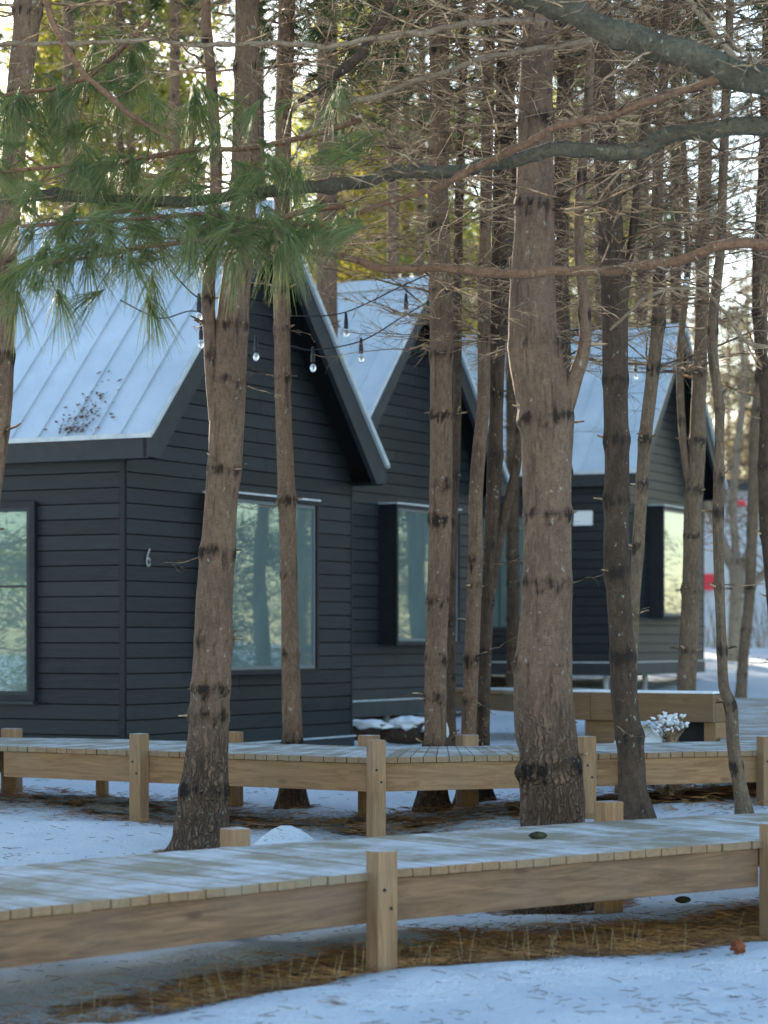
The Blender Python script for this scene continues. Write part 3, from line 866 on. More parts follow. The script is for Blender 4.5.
def pine(label, rows, dist, seed, mat='bark', stems=(), furrow=.9, top=9.0, whorl_step=.46, branch_from=.62, dens=1., stub_n=4, name='pine_tree', cat='pine tree', group='pines standing between the boardwalks', whorl_px=None, blen=1.45, crown=True, sides=26):
    """rows: (px x centre, px y, px width) top to bottom or bottom to top; dist: distance"""
    rng = np.random.RandomState(seed)
    rows = sorted(rows, key=lambda r_: -r_[1])
    pts = [W(x, y, dist) for x, y, w in rows]; rad_ = [w / F * dist / 2 for _, _, w in rows]
    gx, gy = pts[0][0], pts[0][1]
    gz = ground_z(gx, gy)
    if pts[0][2] > gz + .05:
        lean = (pts[1] - pts[0]); lean = lean / max(lean[2], .05)
        pts.insert(0, pts[0] - lean * .6 * (pts[0][2] - gz + .12)); pts[0][2] = gz - .12; rad_.insert(0, rad_[0] * 1.06)
    else:
        pts.insert(0, pts[0] + np.array([0, 0, -.15])); rad_.insert(0, rad_[0])
    while pts[-1][2] < EZ + top - .2:
        d = pts[-1] - pts[-2]; d = d / np.linalg.norm(d); d = d * .35 + UP * .65; d /= np.linalg.norm(d)
        l = min(1.4, EZ + top - pts[-1][2] + .01)
        pts.append(pts[-1] + d * l); rad_.append(max(.025, rad_[-1] * .86))
    TREE_SPOTS.append((pts[0][0], pts[0][1], rad_[0]))
    root = empty(name, (float(pts[0][0]), float(pts[0][1]), gz), label, cat, group)
    P = catmull(pts, len(pts) * 8); R = np.interp(np.linspace(0, len(pts) - 1, len(pts) * 8), np.arange(len(pts)), rad_)
    if whorl_px: wz = [(HY - y) / F * dist + EZ for y in whorl_px]
    else: wz = []
    z = (max(wz) + whorl_step) if wz else gz + rng.uniform(.35, .6)
    while z < EZ + top: wz.append(z); z += whorl_step * rng.uniform(.75, 1.25)
    low = min(wz) - whorl_step
    while low > gz + .35: wz.append(low); low -= whorl_step * rng.uniform(.8, 1.2)
    me, c, r = stem_mesh('trunk', P, R, M[mat], seed, sides, wz, furrow, gz, .6)
    link('trunk', me, root)
    tb = Tubes()
    cz = c[:, 2]
    def at(zq): return np.array([np.interp(zq, cz, c[:, k]) for k in range(3)]), float(np.interp(zq, cz, r))
    allc = [(at, cz[-1])]
    # side stems that leave this trunk
    for k, st in enumerate(stems):
        sp = [W(x, y, dist + dd) for x, y, w, dd in st]; srd = [w / F * dist / 2 for x, y, w, dd in st]
        while sp[-1][2] < EZ + top * .8:
            d = sp[-1] - sp[-2]; d /= np.linalg.norm(d); d = d * .4 + UP * .6; d /= np.linalg.norm(d)
            sp.append(sp[-1] + d * 1.2); srd.append(max(.02, srd[-1] * .85))
        SP = catmull(sp, len(sp) * 8); SR = np.interp(np.linspace(0, len(sp) - 1, len(sp) * 8), np.arange(len(sp)), srd)
        ww = [w + .17 for w in wz if w > SP[0][2] + .2]
        m2, c2, r2 = stem_mesh('side_stem', SP, SR, M[mat], seed + 50 + k, 18, ww, None, gz, .4, flare=False)
        link('side_stem', m2, root)
        c2z = c2[:, 2]
        allc.append(((lambda zq, c2=c2, r2=r2, c2z=c2z: (np.array([np.interp(zq, c2z, c2[:, k]) for k in range(3)]), float(np.interp(zq, c2z, r2)))), c2z[-1]))
    for ai, (fn, zmax) in enumerate(allc):
        for w in wz:
            if ai and w < EZ + 1.4: continue
            if w > zmax - .1: continue
            o, rr = fn(w)
            hgt = w - EZ
            if hgt < branch_from:
                for _ in range(rng.randint(0, stub_n)):
                    az = rng.uniform(0, 6.28); d = np.array([math.cos(az), math.sin(az), rng.uniform(-.1, .5)]); l = rng.uniform(.03, .09) + rr
                    tb.add(np.array([o, o + d * l * .8, o + d * l + rng.normal(0, .006, 3)]), np.array([.010, .008, .005]))
                if rng.rand() < .25 * dens:
                    add_branch(tb, o, rng.uniform(0, 6.28), rng.uniform(.2, .5), .006, rng.uniform(-.2, .3), rng, 3, .15)
            elif hgt < 6.2:
                nb = rng.poisson(6.4 * dens * (1. if o[0] / o[1] * F + CX > 420 else .7) * (1 if hgt > 1.5 else .5))
                for _ in range(nb):
                    L = blen * rng.uniform(.5, 1.3)
                    add_branch(tb, o + rng.normal(0, .02, 3), rng.uniform(0, 6.28), L, .0085 * rng.uniform(.6, 1.35), rng.uniform(-.12, .5), rng, int(L * 9 * rng.uniform(.7, 1.2)), .42)
    if tb.b: tb.build('dead_branches', M['twig'], root)  # dead branches and snapped stubs below the green crown
    if crown:
        o, _ = at(EZ + top - 4.4)
        cr = bpy.data.objects.new('crown', crown_mesh(seed % 3)); COL.objects.link(cr); cr.parent = root
        cr.location = Vector(o) - root.location; cr.rotation_euler = (0, 0, seed * 1.3)
    return root

# front row -----------------------------------------------------------
pine('thick pine with white sap on a knot, before the cabin numbered 6', 
     [(202, 848, 56), (204, 800, 50), (208, 740, 42), (210, 700, 39.5), (213, 640, 39), (214, 600, 37.5), (218, 550, 35), (221, 500, 33), (224, 470, 34.5), (226, 435, 35), (228, 400, 35), (231, 350, 33), (234, 300, 31), (240, 250, 29), (243, 200, 27), (246, 100, 25), (247, 0, 23)],
     15.5, 11, stems=[[(219, 420, 20, .02), (214, 380, 17, .0), (211, 340, 14, 0), (208, 300, 13, 0), (211, 250, 13, 0), (216, 180, 12, 0), (212, 90, 11, 0), (205, 0, 10, .1)]],
     furrow=1.0, whorl_px=[470, 552, 640, 688, 715, 382, 325, 260], branch_from=2.25)
pine('slim dark pine right in front of the gable window of the cabin numbered 6',
     [(293, 797, 26), (293, 745, 21), (291, 680, 19), (289.5, 600, 17), (287, 500, 17.5), (283, 400, 16), (282, 320, 16.5), (281.5, 250, 16), (284, 100, 17), (287, 0, 17)], 18.7, 12, furrow=.7, whorl_px=[744, 655, 575, 500, 378, 330, 290], branch_from=2.7)
pine('leaning pine cut by the left edge of the view',
     [(-34, 800, 28), (-26, 640, 22), (-14, 540, 18), (-4, 475, 15), (4, 400, 17), (6, 300, 18), (9, 220, 21), (20, 80, 26), (28, 0, 27)], 14.6, 13, branch_from=2.1)
pine('pine rising behind the ridge of the cabin numbered 6',
     [(327, 700, 24), (327, 320, 21), (326.5, 240, 21), (328, 100, 21), (326, 0, 20)], 28.2, 14, mat='bark', branch_from=3.6, whorl_px=[325, 240, 205], top=10, blen=1.5)
pine('straight knotty pine in front of the window of the middle cabin',
     [(433, 803, 30), (434, 770, 23), (435, 745, 22), (436, 650, 22), (438, 600, 22), (441, 500, 23), (441, 400, 22), (441, 300, 23), (438, 200, 21), (440, 100, 20), (438, 0, 20)], 18.2, 15, furrow=.6, whorl_px=[748, 697, 660, 601, 520, 485, 415, 355, 290], branch_from=2.3)
pine('thin dark pine close behind the straight knotty pine',
     [(451, 790, 11), (451, 745, 10), (451, 650, 9), (452, 560, 9.5), (455, 480, 9), (457, 400, 9), (458, 250, 9), (462, 100, 8), (466, 0, 8)], 20.5, 16, furrow=None, mat='bark_dark', branch_from=2.4, dens=.7, sides=16)
pine('left stem of the close pair of pines right of the middle cabin window',
     [(466, 800, 20), (468, 745, 15), (472, 650, 15), (475.5, 560, 14.5), (475.5, 500, 14), (479, 450, 14), (483.5, 400, 13), (484, 300, 12), (486, 200, 12), (488, 100, 12), (490, 0, 11)], 18.4, 17, furrow=.5, whorl_px=[752, 700, 660, 585, 560, 340], branch_from=2.1)
pine('right stem of the close pair of pines right of the middle cabin window',
     [(483, 800, 20), (483, 745, 13), (485.5, 650, 12.5), (490, 560, 13), (494.5, 470, 16), (496.5, 400, 13.5), (499, 300, 17), (500, 200, 15), (503, 100, 14), (505, 0, 13)], 18.6, 18, mat='bark_dark', furrow=.6,
     stems=[[(492, 592, 9, 0), (499, 540, 10, 0), (508, 502, 9.5, 0), (516, 469, 9.5, 0), (519, 430, 9, .1), (522, 350, 8.5, .3), (520, 250, 8, .4), (512, 120, 8, .4), (506, 0, 7, .4)]], whorl_px=[745, 705, 650, 600, 545, 455], branch_from=2.1)
pine('thickest pine of all, pale ringed trunk just behind the nearest boardwalk',
     [(553, 905, 84), (554, 860, 72), (553, 800, 67), (548, 750, 62), (543, 700, 59), (544, 650, 55), (547, 600, 50), (547, 550, 48.5), (547, 500, 48), (547, 450, 50), (547, 425, 53), (541, 385, 55), (534, 350, 52), (533, 300, 47), (534, 250, 43), (535, 200, 39), (536, 100, 34), (538, 0, 31)],
     13.6, 19, furrow=1.35, whorl_px=[766, 665, 584, 514, 418, 345, 205, 120, 50],
     stems=[[(553, 432, 26, -.03), (566, 405, 19, -.04), (576, 375, 15, -.04), (585, 345, 13, -.03), (584, 300, 11.5, 0), (579, 250, 10.5, .0), (581, 180, 10, .05), (588, 100, 9, .1), (592, 0, 8, .1)]], branch_from=1.9, sides=34)
pine('dark pine half hidden behind the fork of the thickest pine',
     [(561, 780, 24), (561, 420, 20), (561, 330, 19), (560, 270, 17), (561, 200, 17), (565, 100, 17), (566, 0, 16)], 20, 20, mat='bark_dark', furrow=None, branch_from=1.9)
pine('rough dark speckled tree right of the thickest pine',
     [(637, 845, 38), (635, 812, 33), (632, 790, 28), (630.5, 750, 27), (624.5, 700, 27.5), (622, 650, 24.5), (619, 600, 24.5), (616, 550, 25.5), (617, 470, 24.5), (615.5, 400, 25), (615, 350, 26), (614, 300, 27), (609, 200, 24), (604, 100, 24), (600, 0, 22)],
     15.8, 21, mat='bark_dark', furrow=None, name='speckled_tree', cat='tree', whorl_px=[500, 440, 380, 250],
     stems=[[(621, 318, 11, 0), (626, 285, 9, 0), (632, 240, 8, 0), (640, 160, 7.5, 0), (650, 80, 7, 0), (655, 0, 7, 0)]], branch_from=2.0, stub_n=2)
pine('slender grey pine leaning beside the rough dark speckled tree',
     [(629, 800, 12), (631, 700, 11), (634, 610, 11), (638, 550, 12.5), (641, 500, 12.5), (645, 440, 13), (652, 380, 13.5), (658.5, 320, 13.5), (659, 260, 11.5), (657, 200, 11), (662, 100, 10), (668, 0, 10)], 17.0, 22, mat='bark_grey', furrow=None, whorl_px=[548, 485, 440, 368, 322, 275], branch_from=1.7, sides=18)
pine('straight pine in front of the gable window of the farthest cabin',
     [(685, 760, 22), (686.5, 690, 19), (690, 610, 18.5), (691.5, 560, 17.5), (693.5, 500, 18.5), (697.5, 440, 17), (698.5, 400, 15), (702.5, 300, 14), (702, 250, 15), (704, 200, 14), (706, 100, 14), (708, 0, 13)], 22, 23, mat='bark_grey', furrow=None,
     whorl_px=[652, 590, 536, 490, 372, 440, 303], branch_from=2.2, sides=20,
     stems=[[(689, 482, 8, -.02), (685, 460, 7.5, -.02), (681, 410, 7.5, 0), (680, 350, 7.5, 0), (685, 300, 7, 0), (688, 255, 7, 0), (685, 180, 6.5, 0), (680, 90, 6, 0), (676, 0, 6, 0)]])
pine('thin crooked pine in front of the right end of the middle boardwalk',
     [(744, 812, 15), (738, 775, 13), (733, 744, 13), (731, 705, 13), (724, 690, 11), (722, 650, 10), (720, 600, 10), (718.5, 550, 11), (718.5, 500, 11), (719.5, 440, 9.5), (719, 405, 10), (712.5, 350, 10.5), (715, 300, 10), (720, 255, 9.5), (723, 180, 9), (726, 100, 9), (730, 0, 8)], 16.4, 24, mat='bark_grey', furrow=None,
     whorl_px=[705, 650, 588, 512, 478, 408, 330, 290], branch_from=1.6, sides=16, whorl_step=.4)
pine('slim pine leaning right beyond the wide frosted platform',
     [(738, 720, 12), (741, 695, 11), (744, 650, 10.5), (749, 600, 11), (752, 540, 11), (754.5, 440, 11), (758, 400, 11.5), (762, 350, 12), (763, 300, 11), (766, 200, 10), (770, 100, 10), (774, 0, 9)], 34.3, 25, mat='bark_grey', furrow=None, whorl_px=[674, 630, 588, 530, 470, 410, 378], branch_from=3.4, sides=16, blen=1.6, top=10)
pine('dark bent pine cut by the right edge of the view',
     [(782, 760, 14), (776, 640, 13), (769, 560, 12), (764.5, 520, 11), (764, 460, 12), (766, 400, 12), (760, 340, 12), (757, 280, 11), (762, 200, 11), (766, 100, 11), (768, 0, 11)], 20.5, 26, mat='bark_dark', furrow=None, branch_from=1.9, sides=16)
# second row, mostly seen above the roofs
extra = [('thin pine seen above the roof left of the thick sap-marked pine', 124, 30, 8, .9), ('pine behind the left part of the roof of the cabin numbered 6', 70, 33, 14, 1.), ('pine behind the roof, seen left of the thick sap-marked pine', 172, 31, 12, 1.),
         ('pine seen between the two slim trunks above the gable of the cabin numbered 6', 262, 32, 13, 1.), ('dark pine above the roof of the middle cabin', 393, 35, 12, 1.), ('pine right of the straight knotty pine, beyond the middle cabin', 418, 38, 9, 1.), 
         ('pine seen left of the thickest pine, beyond the middle cabin', 512, 36, 12, 1.), ('slim pine beyond the farthest cabin, seen over its roof', 600, 46, 12, 1.), ('pine rising over the roof of the farthest cabin', 640, 47, 13, 1.), ('pine behind the gable peak of the farthest cabin', 676, 48, 11, .9),
         ]
for i, (lb, px, dd, w, dn) in enumerate(extra):
    j = (i * 37 % 11) - 5
    pine(lb, [(px - j * .5, 700, w * 1.15), (px, 400, w), (px + j * .6, 200, w * .95), (px + j, 0, w * .85)], dd, 60 + i, mat='bark_dark' if i % 3 == 0 else 'bark', furrow=None, branch_from=2.3, dens=1.15, sides=12, group='pines rising behind the cabins', top=12, blen=1.6)

# ------------------------------------------------------------------ foreground limbs
def limb(name, label, rows, mat, seed, twigs=14, twig_len=.5, cat='branch', sides=14, up=0.0):
    rng = np.random.RandomState(seed)
    pts = [W(x, y, d) for x, y, w, d in rows]; rd = [w / F * d / 2 for x, y, w, d in rows]
    root = empty(name, tuple(float(q) for q in pts[0]), label, cat, 'pine limbs reaching across the top of the view')
    P = catmull(pts, len(pts) * 8); R = np.interp(np.linspace(0, len(pts) - 1, len(pts) * 8), np.arange(len(pts)), rd)
    # lumpy tube
    d = np.r_[0, np.cumsum(np.linalg.norm(np.diff(P, axis=0), axis=1))]; n = int(d[-1] / .018); s = np.linspace(0, d[-1], n)
    c = np.stack([np.interp(s, d, P[:, k]) for k in range(3)], -1); r = np.interp(s, d, R)
    c += np.stack([[noise.noise(Vector((q * 5.1, seed, 7))) * .02 for q in s], [noise.noise(Vector((q * 4.1, seed, 3))) * .03 for q in s], [noise.noise(Vector((q * 3.1, seed, 0))) * .03 + noise.noise(Vector((q * 9, seed, 0))) * .012 for q in s]], -1)
    knot = np.array([max(0, noise.noise(Vector((q * 7.5, seed, 9))) - .25) * 1.1 for q in s])
    T = np.gradient(c, axis=0); T /= np.linalg.norm(T, axis=1, keepdims=True)
    A = np.cross(T, UP); A /= np.linalg.norm(A, axis=1, keepdims=True); B = np.cross(T, A)
    V = np.zeros((n, sides, 3))
    for i in range(n):
        for j in range(sides):
            a = j / sides * 6.2832
            k = 1 + .13 * noise.noise(Vector((s[i] * 6, math.cos(a) * 1.5 + seed, math.sin(a) * 1.5))) + .07 * noise.noise(Vector((s[i] * 26, math.cos(a) * 3, math.sin(a) * 3 + seed)))
            k += knot[i]
            V[i, j] = c[i] + r[i] * k * (math.cos(a) * A[i] + math.sin(a) * B[i])
    i = np.arange(n - 1)[:, None]; j = np.arange(sides)[None, :]; j2 = (j + 1) % sides
    f = np.stack([i * sides + j, i * sides + j2, (i + 1) * sides + j2, (i + 1) * sides + j], -1).reshape(-1, 4)
    link('stem', fast_mesh('stem', V.reshape(-1, 3), f, mat), root)
    if twigs:
        tb = Tubes()
        for _ in range(twigs):
            q = rng.randint(3, n - 2); az = math.atan2(T[q][1], T[q][0]) + rng.choice([-1, 1]) * rng.uniform(.4, 1.3) + (math.pi if rng.rand() < .3 else 0)
            add_branch(tb, c[q], az, twig_len * rng.uniform(.5, 1.5), .0035 + r[q] * .06, rng.uniform(-.5, .6), rng, rng.randint(3, 8), .25)
        tb.build('twigs', M['twig'], root)
    return root, c
limb('pine_branch', 'thickest grey-green limb sloping down across the top right corner', [(470, -30, 22, 12.4), (520, -4, 23, 12.4), (570, 12, 24, 12.3), (610, 32, 26, 12.2), (660, 47, 27, 12.1), (705, 60, 28, 12.), (745, 75, 29, 12), (790, 92, 31, 12), (860, 120, 33, 12)], M['limb'], 31, 16, .7)
limb('pine_branch', 'long grey-green limb running across the whole width below the top', [(-70, 188, 13, 13.2), (0, 196, 12, 13.1), (60, 196, 11, 13), (130, 201, 11, 12.9), (200, 200, 11, 12.8), (260, 192, 12, 12.7), (330, 186, 13, 12.7), (400, 172, 13, 12.6), (450, 172, 13, 12.5), (500, 163, 14, 12.4), (560, 150, 15, 12.3), (630, 150, 16, 12.3), (680, 133, 17, 12.3), (768, 128, 19, 12.2), (850, 120, 21, 12.2)], M['limb'], 32, 34, .7)
limb('pine_branch', 'reddish brown branch crossing in front of the upper trunks above the roofs', [(250, 236, 4, 12.8), (300, 250, 6, 12.7), (350, 260, 7, 12.6), (384, 267, 8, 12.6), (440, 268, 8.5, 12.5), (500, 273, 9.5, 12.4), (560, 272, 9.5, 12.4), (620, 270, 10, 12.3), (680, 260, 10, 12.3), (720, 247, 10, 12.2), (780, 240, 11, 12.2), (850, 232, 12, 12.2)], M['limb_red'], 33, 16, .6)
limb('pine_branch', 'reddish brown branch rising to the right between the two grey-green limbs', [(330, 222, 3, 12.6), (384, 203, 5, 12.5), (430, 190, 6, 12.4), (470, 172, 7, 12.3), (520, 145, 7.5, 12.2), (565, 125, 8, 12.1), (620, 112, 8, 12), (690, 88, 8, 12), (740, 72, 9, 12)], M['limb_red'], 34, 16, .6)
limb('pine_branch', 'dark bare branch curving down to the right from the top left corner', [(30, -40, 8, 12.6), (46, 0, 7, 12.6), (58, 32, 6.5, 12.6), (82, 70, 6, 12.6), (112, 100, 5.5, 12.6), (140, 122, 4.5, 12.6), (172, 142, 3.5, 12.6)], M['limb_red'], 35, 8, .5)
limb('pine_branch', 'thin straight bare branch running level across the top left', [(-60, 48, 4, 13.2), (0, 45, 4.5, 13.2), (100, 42, 4.5, 13.1), (200, 43, 4.5, 13), (300, 45, 5, 13), (384, 38, 5.5, 12.9), (440, 30, 6, 12.8), (500, 20, 7, 12.7), (545, 24, 7, 12.6)], M['limb_pale'], 36, 22, .6)
limb('pine_branch', 'dark forked branch rising to the top above the middle cabin', [(298, 102, 5, 13.8), (330, 84, 8, 13.8), (352, 62, 9, 13.7), (372, 35, 9, 13.7), (396, -5, 9, 13.6), (420, -45, 9, 13.6)], M['bark_dark'], 37, 8, .5)
limb('pine_branch', 'grey arched branch high above the straight knotty pine', [(300, 135, 4, 13.6), (330, 110, 5, 13.6), (384, 92, 5, 13.5), (450, 70, 5, 13.4), (520, 52, 5.5, 13.3), (600, 40, 6, 13.2)], M['limb_pale'], 38, 14, .6)
limb('pine_branch', 'pale thin branch dropping across the right edge of the view', [(610, 330, 2.5, 14), (650, 296, 3.5, 14), (700, 288, 3, 14), (735, 330, 3.5, 14), (755, 345, 4, 14), (800, 352, 5, 14)], M['limb_pale'], 39, 8, .5)
limb('pine_branch', 'pale slanting branch in the upper right corner', [(670, -30, 7, 14.2), (700, 15, 6.5, 14.2), (735, 60, 6, 14.2), (752, 85, 5, 14.2), (790, 110, 4, 14.2)], M['limb_pale'], 40, 10, .5)

# ------------------------------------------------------------------ green needle boughs, upper left
def bough(label, rows, tufts, seed, n_rand, spread, nl=.2):
    rng = np.random.RandomState(seed)
    pts = [W(x, y, d) for x, y, w, d in rows]; rd = [w / F * d / 2 for x, y, w, d in rows]
    root = empty('pine_bough', tuple(float(q) for q in pts[0]), label, 'pine bough', 'green pine boughs hanging at the upper left')
    P = catmull(pts, len(pts) * 8); R = np.interp(np.linspace(0, len(pts) - 1, len(pts) * 8), np.arange(len(pts)), rd)
    tb = Tubes(); K = 9
    idx = np.linspace(0, len(P) - 1, K * 4).astype(int); tb.add(P[idx], R[idx])
    T = []
    lst = [(x, y, dx, dy, k) for (x, y, dx, dy, k) in tufts]
    for _ in range(n_rand):
        q = P[rng.randint(2, len(P))]; px = CX + F * q[0] / q[1]; py = HY - F * (q[2] - EZ) / q[1]
        lst.append((px + rng.normal(0, spread[0]), py + rng.normal(spread[2], spread[1]), rng.uniform(-1, .8), rng.uniform(-.1, .9), rng.uniform(.45, .95)))
    for (x, y, dx, dy, k) in lst:
        dep = rows[0][3] + rng.uniform(-.45, .45)
        e = W(x, y, dep); d = np.array([dx, rng.uniform(-.6, .6), -dy]); d /= np.linalg.norm(d)
        j = np.argmin(np.linalg.norm(P - (e - d * .25), axis=1)); s = P[j]
        c1 = s + (e - s) * .45 + UP * rng.uniform(-.02, .05) + rng.normal(0, .02, 3)
        tt = np.linspace(0, 1, 7)[:, None]
        tw = (1 - tt) ** 2 * s + 2 * tt * (1 - tt) * c1 + tt ** 2 * e
        # last part bends along d
        tb.add(tw, .0042 * (1 - .45 * tt[:, 0]))
        T.append((e, d, k))
        if rng.rand() < .35:
            T.append((tw[4] + rng.normal(0, .03, 3), d + rng.normal(0, .5, 3), k * .7))
    o1 = tb.build('stem', M['limb_red'], root, 5)
    tn = Tubes()
    for (p, d, k) in T:
        needle_tufts(tn, [(p, d)], rng, int(32 * k) + 9, nl * (.7 + .35 * k), .0019, .4)
    tn.build('needles', M['needle'], root)
D = 12.3
bough('thin green bough lying along the ridge line of the nearest roof', [(330, 226, 6, D + .2), (270, 222, 5.5, D + .2), (210, 214, 5, D + .2), (150, 218, 4.5, D + .2), (90, 222, 4, D + .2), (20, 226, 4, D + .2)],
      [(190, 224, -.4, .6, 1.), (150, 228, .2, .8, .9), (110, 226, -.5, .6, .9), (60, 232, .2, .7, .9), (30, 230, -.4, .6, .9)], 44, 24, (22, 9, 2))
bough('lowest green bough with drooping needle tufts in front of the pale roof', 
      [(345, 205, 8, D), (300, 212, 7, D), (250, 232, 6, D), (200, 240, 5.5, D), (150, 246, 5, D), (100, 256, 4, D), (50, 262, 3.5, D), (10, 268, 3, D)],
      [(60, 300, .3, 1, 1.15), (152, 303, .4, 1, 1.2), (18, 300, .1, 1, .9), (132, 262, .3, .7, .8), (283, 248, -.05, 1, 1.5), (290, 240, .4, 1, 1.3), (268, 238, -.4, 1, 1.1), (240, 238, -.5, .8, 1.), (225, 230, -.7, .5, 1.), (205, 225, -.6, .7, 1.), (190, 240, -.2, 1, .8), (90, 262, .3, 1, .9), (70, 260, -.6, .6, .8), (45, 264, -.7, .6, .9), (20, 270, -.9, .5, 1.), (5, 280, -.6, .8, .9), (120, 250, -.3, .7, .8), (235, 262, -.3, 1, .8), (262, 215, .1, .9, 1.)],
      41, 24, (18, 16, 4))
bough('middle green bough crossing over the long grey-green limb', 
      [(360, 120, 7, D + .5), (310, 135, 6.5, D + .5), (250, 148, 6, D + .5), (190, 150, 5.5, D + .5), (130, 160, 5, D + .5), (70, 165, 4, D + .5), (0, 172, 4, D + .5)],
      [(195, 95, .15, 1, 1.4), (205, 92, .5, 1, 1.2), (225, 98, .9, .2, .9), (190, 105, -.3, 1, 1.), (240, 165, .7, .5, 1.1), (270, 160, .6, .7, 1.1), (290, 175, .2, .9, 1.), (140, 165, -.4, .6, 1.), (110, 165, -.6, .5, 1.), (170, 170, -.2, .5, 1.)],
      42, 46, (20, 26, 8))
bough('highest green bough with hanging tufts at the far upper left',
      [(150, 20, 6, D + 1), (120, 50, 5.5, D + 1), (90, 75, 5, D + 1), (55, 88, 4.5, D + 1), (20, 92, 4, D + 1), (-20, 100, 4, D + 1)],
      [(52, 95, .1, 1, 1.3), (62, 92, .4, 1, 1.1), (18, 98, -.1, 1, 1.3), (5, 110, -.4, 1, 1.2), (35, 105, .1, 1, 1.1), (132, 60, .1, 1, 1.1), (95, 50, .1, .8, .7), (140, 75, .3, .9, .8)],
      43, 26, (20, 30, 26))

# ------------------------------------------------------------------ string lights
def sphere_mb(tb_v, tb_f, c, rx, rz, seg=12, rings=8):
    off = len(tb_v)
    for i in range(rings + 1):
        th = math.pi * i / rings
        for j in range(seg):
            a = 2 * math.pi * j / seg
            tb_v.append((c[0] + rx * math.sin(th) * math.cos(a), c[1] + rx * math.sin(th) * math.sin(a), c[2] + rz * math.cos(th)))
    for i in range(rings):
        for j in range(seg):
            tb_f.append((off + i * seg + j, off + (i + 1) * seg + j, off + (i + 1) * seg + (j + 1) % seg, off + i * seg + (j + 1) % seg))
def string_light(label, rows, bulbs, dist):
    root = empty('string_light', tuple(float(q) for q in W(rows[0][0], rows[0][1], dist)), label, 'string lights', 'string lights hung between the pines')
    P = catmull([W(x, y, dist) for x, y in rows], len(rows) * 7); tb = Tubes(); tb.add(P, [.0055] * len(P)); tb.build('cable', M['wire'], root, 5)
    for (x, y) in bulbs:      # x, y = picture point of the bulb's glass
        g = W(x, y, dist)
        j = np.argmin(np.abs((CX + F * P[:, 0] / P[:, 1]) - x)); top = P[j]
        st = Tubes(); zt = g[2] + .055
        st.add(np.array([[g[0], g[1], top[2]], [g[0], g[1], (top[2] + zt + .1) / 2], [g[0], g[1], zt + .1]]), [.004] * 3)
        st.add(np.array([[g[0], g[1], zt + .115], [g[0], g[1], zt + .11], [g[0], g[1], zt + .05], [g[0], g[1], zt + .045], [g[0], g[1], zt - .012]]), [.001, .011, .016, .018, .018])
        so = st.build('socket', M['wire'], root, 10)
        v, f = [], []; sphere_mb(v, f, g, .025, .034)
        link('bulb', fast_mesh('bulb', np.array(v), np.array(f), M['bulb']), root)
string_light('festoon cable with bulbs sagging across the gable of the cabin numbered 6',
             [(120, 300), (160, 318), (200, 312), (256, 347), (290, 346), (313, 350), (361, 341), (404, 316), (440, 295)], [(201, 345), (256, 357), (313, 368), (361, 359)], 19.6)
string_light('festoon cable with bulbs higher up in front of the middle cabin roof', [(250, 313), (300, 316), (346, 312), (406, 284), (440, 270)], [(346, 334), (406, 315)], 19.9)
string_light('short cable with a dark socketed bulb left of the sap-marked pine', [(170, 270), (199, 298), (225, 296)], [(199, 318)], 17.)
string_light('thin cable with a bulb in front of the farthest cabin roof', [(500, 340), (560, 352), (635, 358), (700, 358), (790, 350)], [(635.5, 377)], 24.)
string_light('cable with a pale bulb high beside the thickest pine', [(470, 170), (553, 205), (600, 200), (686, 245), (760, 240)], [(553, 238), (687, 282)], 18.)

# ------------------------------------------------------------------ small things
def lump(name, label, cat, c, sx, sy, sz, mat, seed, kind=None, group=None, amp=.25, parent=None, res=(26, 16)):
    v, f = [], []; sphere_mb(v, f, (0, 0, 0), 1, 1, res[0], res[1])
    v = np.array(v)
    k = np.array([1 + amp * noise.noise(Vector((p[0] * 2.2 + seed, p[1] * 2.2, p[2] * 2.2))) + amp * .5 * noise.noise(Vector((p[0] * 7 + seed, p[1] * 7, p[2] * 7))) for p in v])
    v = v * k[:, None] * np.array([sx, sy, sz]) + np.array(c)
    o = link(name, fast_mesh(name, v, np.array(f), mat), parent)
    if parent is None: tag(o, label, cat, group, kind)
    return o
# snow-topped logs beyond the middle boardwalk
def log(label, a, b, r, seed):
    root = empty('snowy_log', tuple(float(q) for q in a), label, 'log', 'snow-covered logs under the middle cabin')
    P = np.linspace(a, b, 12); me, _, _ = stem_mesh('log_body', P + np.array([0, 0, 0]), np.full(12, r), M['bark_dark'], seed, 14, (), 0.0, -9, 1., .05, False)
    link('log_body', me, root)
    c = (a + b) / 2; L = np.linalg.norm(b - a) / 2
    v, f = [], []; sphere_mb(v, f, (0, 0, 0), 1, 1, 28, 14); v = np.array(v)
    k = np.array([1 + .6 * noise.noise(Vector((p[0] * 3 + seed, p[1] * 2, p[2] * 2))) for p in v])
    d = (b - a) / np.linalg.norm(b - a); s = np.cross(UP, d)
    v = c + UP * r * .75 + (v[:, :1] * L * 1.0 * k[:, None]) * d + (v[:, 1:2] * r * 1.15 * k[:, None]) * s + (v[:, 2:3] * r * .55 * k[:, None]) * UP
    link('snow_cover', fast_mesh('snow_cover', v, np.array(f), M['snow_cap']), root)
for lb, x0, x1, y, dd, r, sd in (('snow-covered log left of the pier under the middle cabin', 346, 386, 731, 27.3, .1, 3), ('snow-covered log right of the pier under the middle cabin', 393, 428, 733, 27.6, .14, 5)):
    log(lb, W(x0, y, dd), W(x1, y + 2, dd - .3), r, sd)
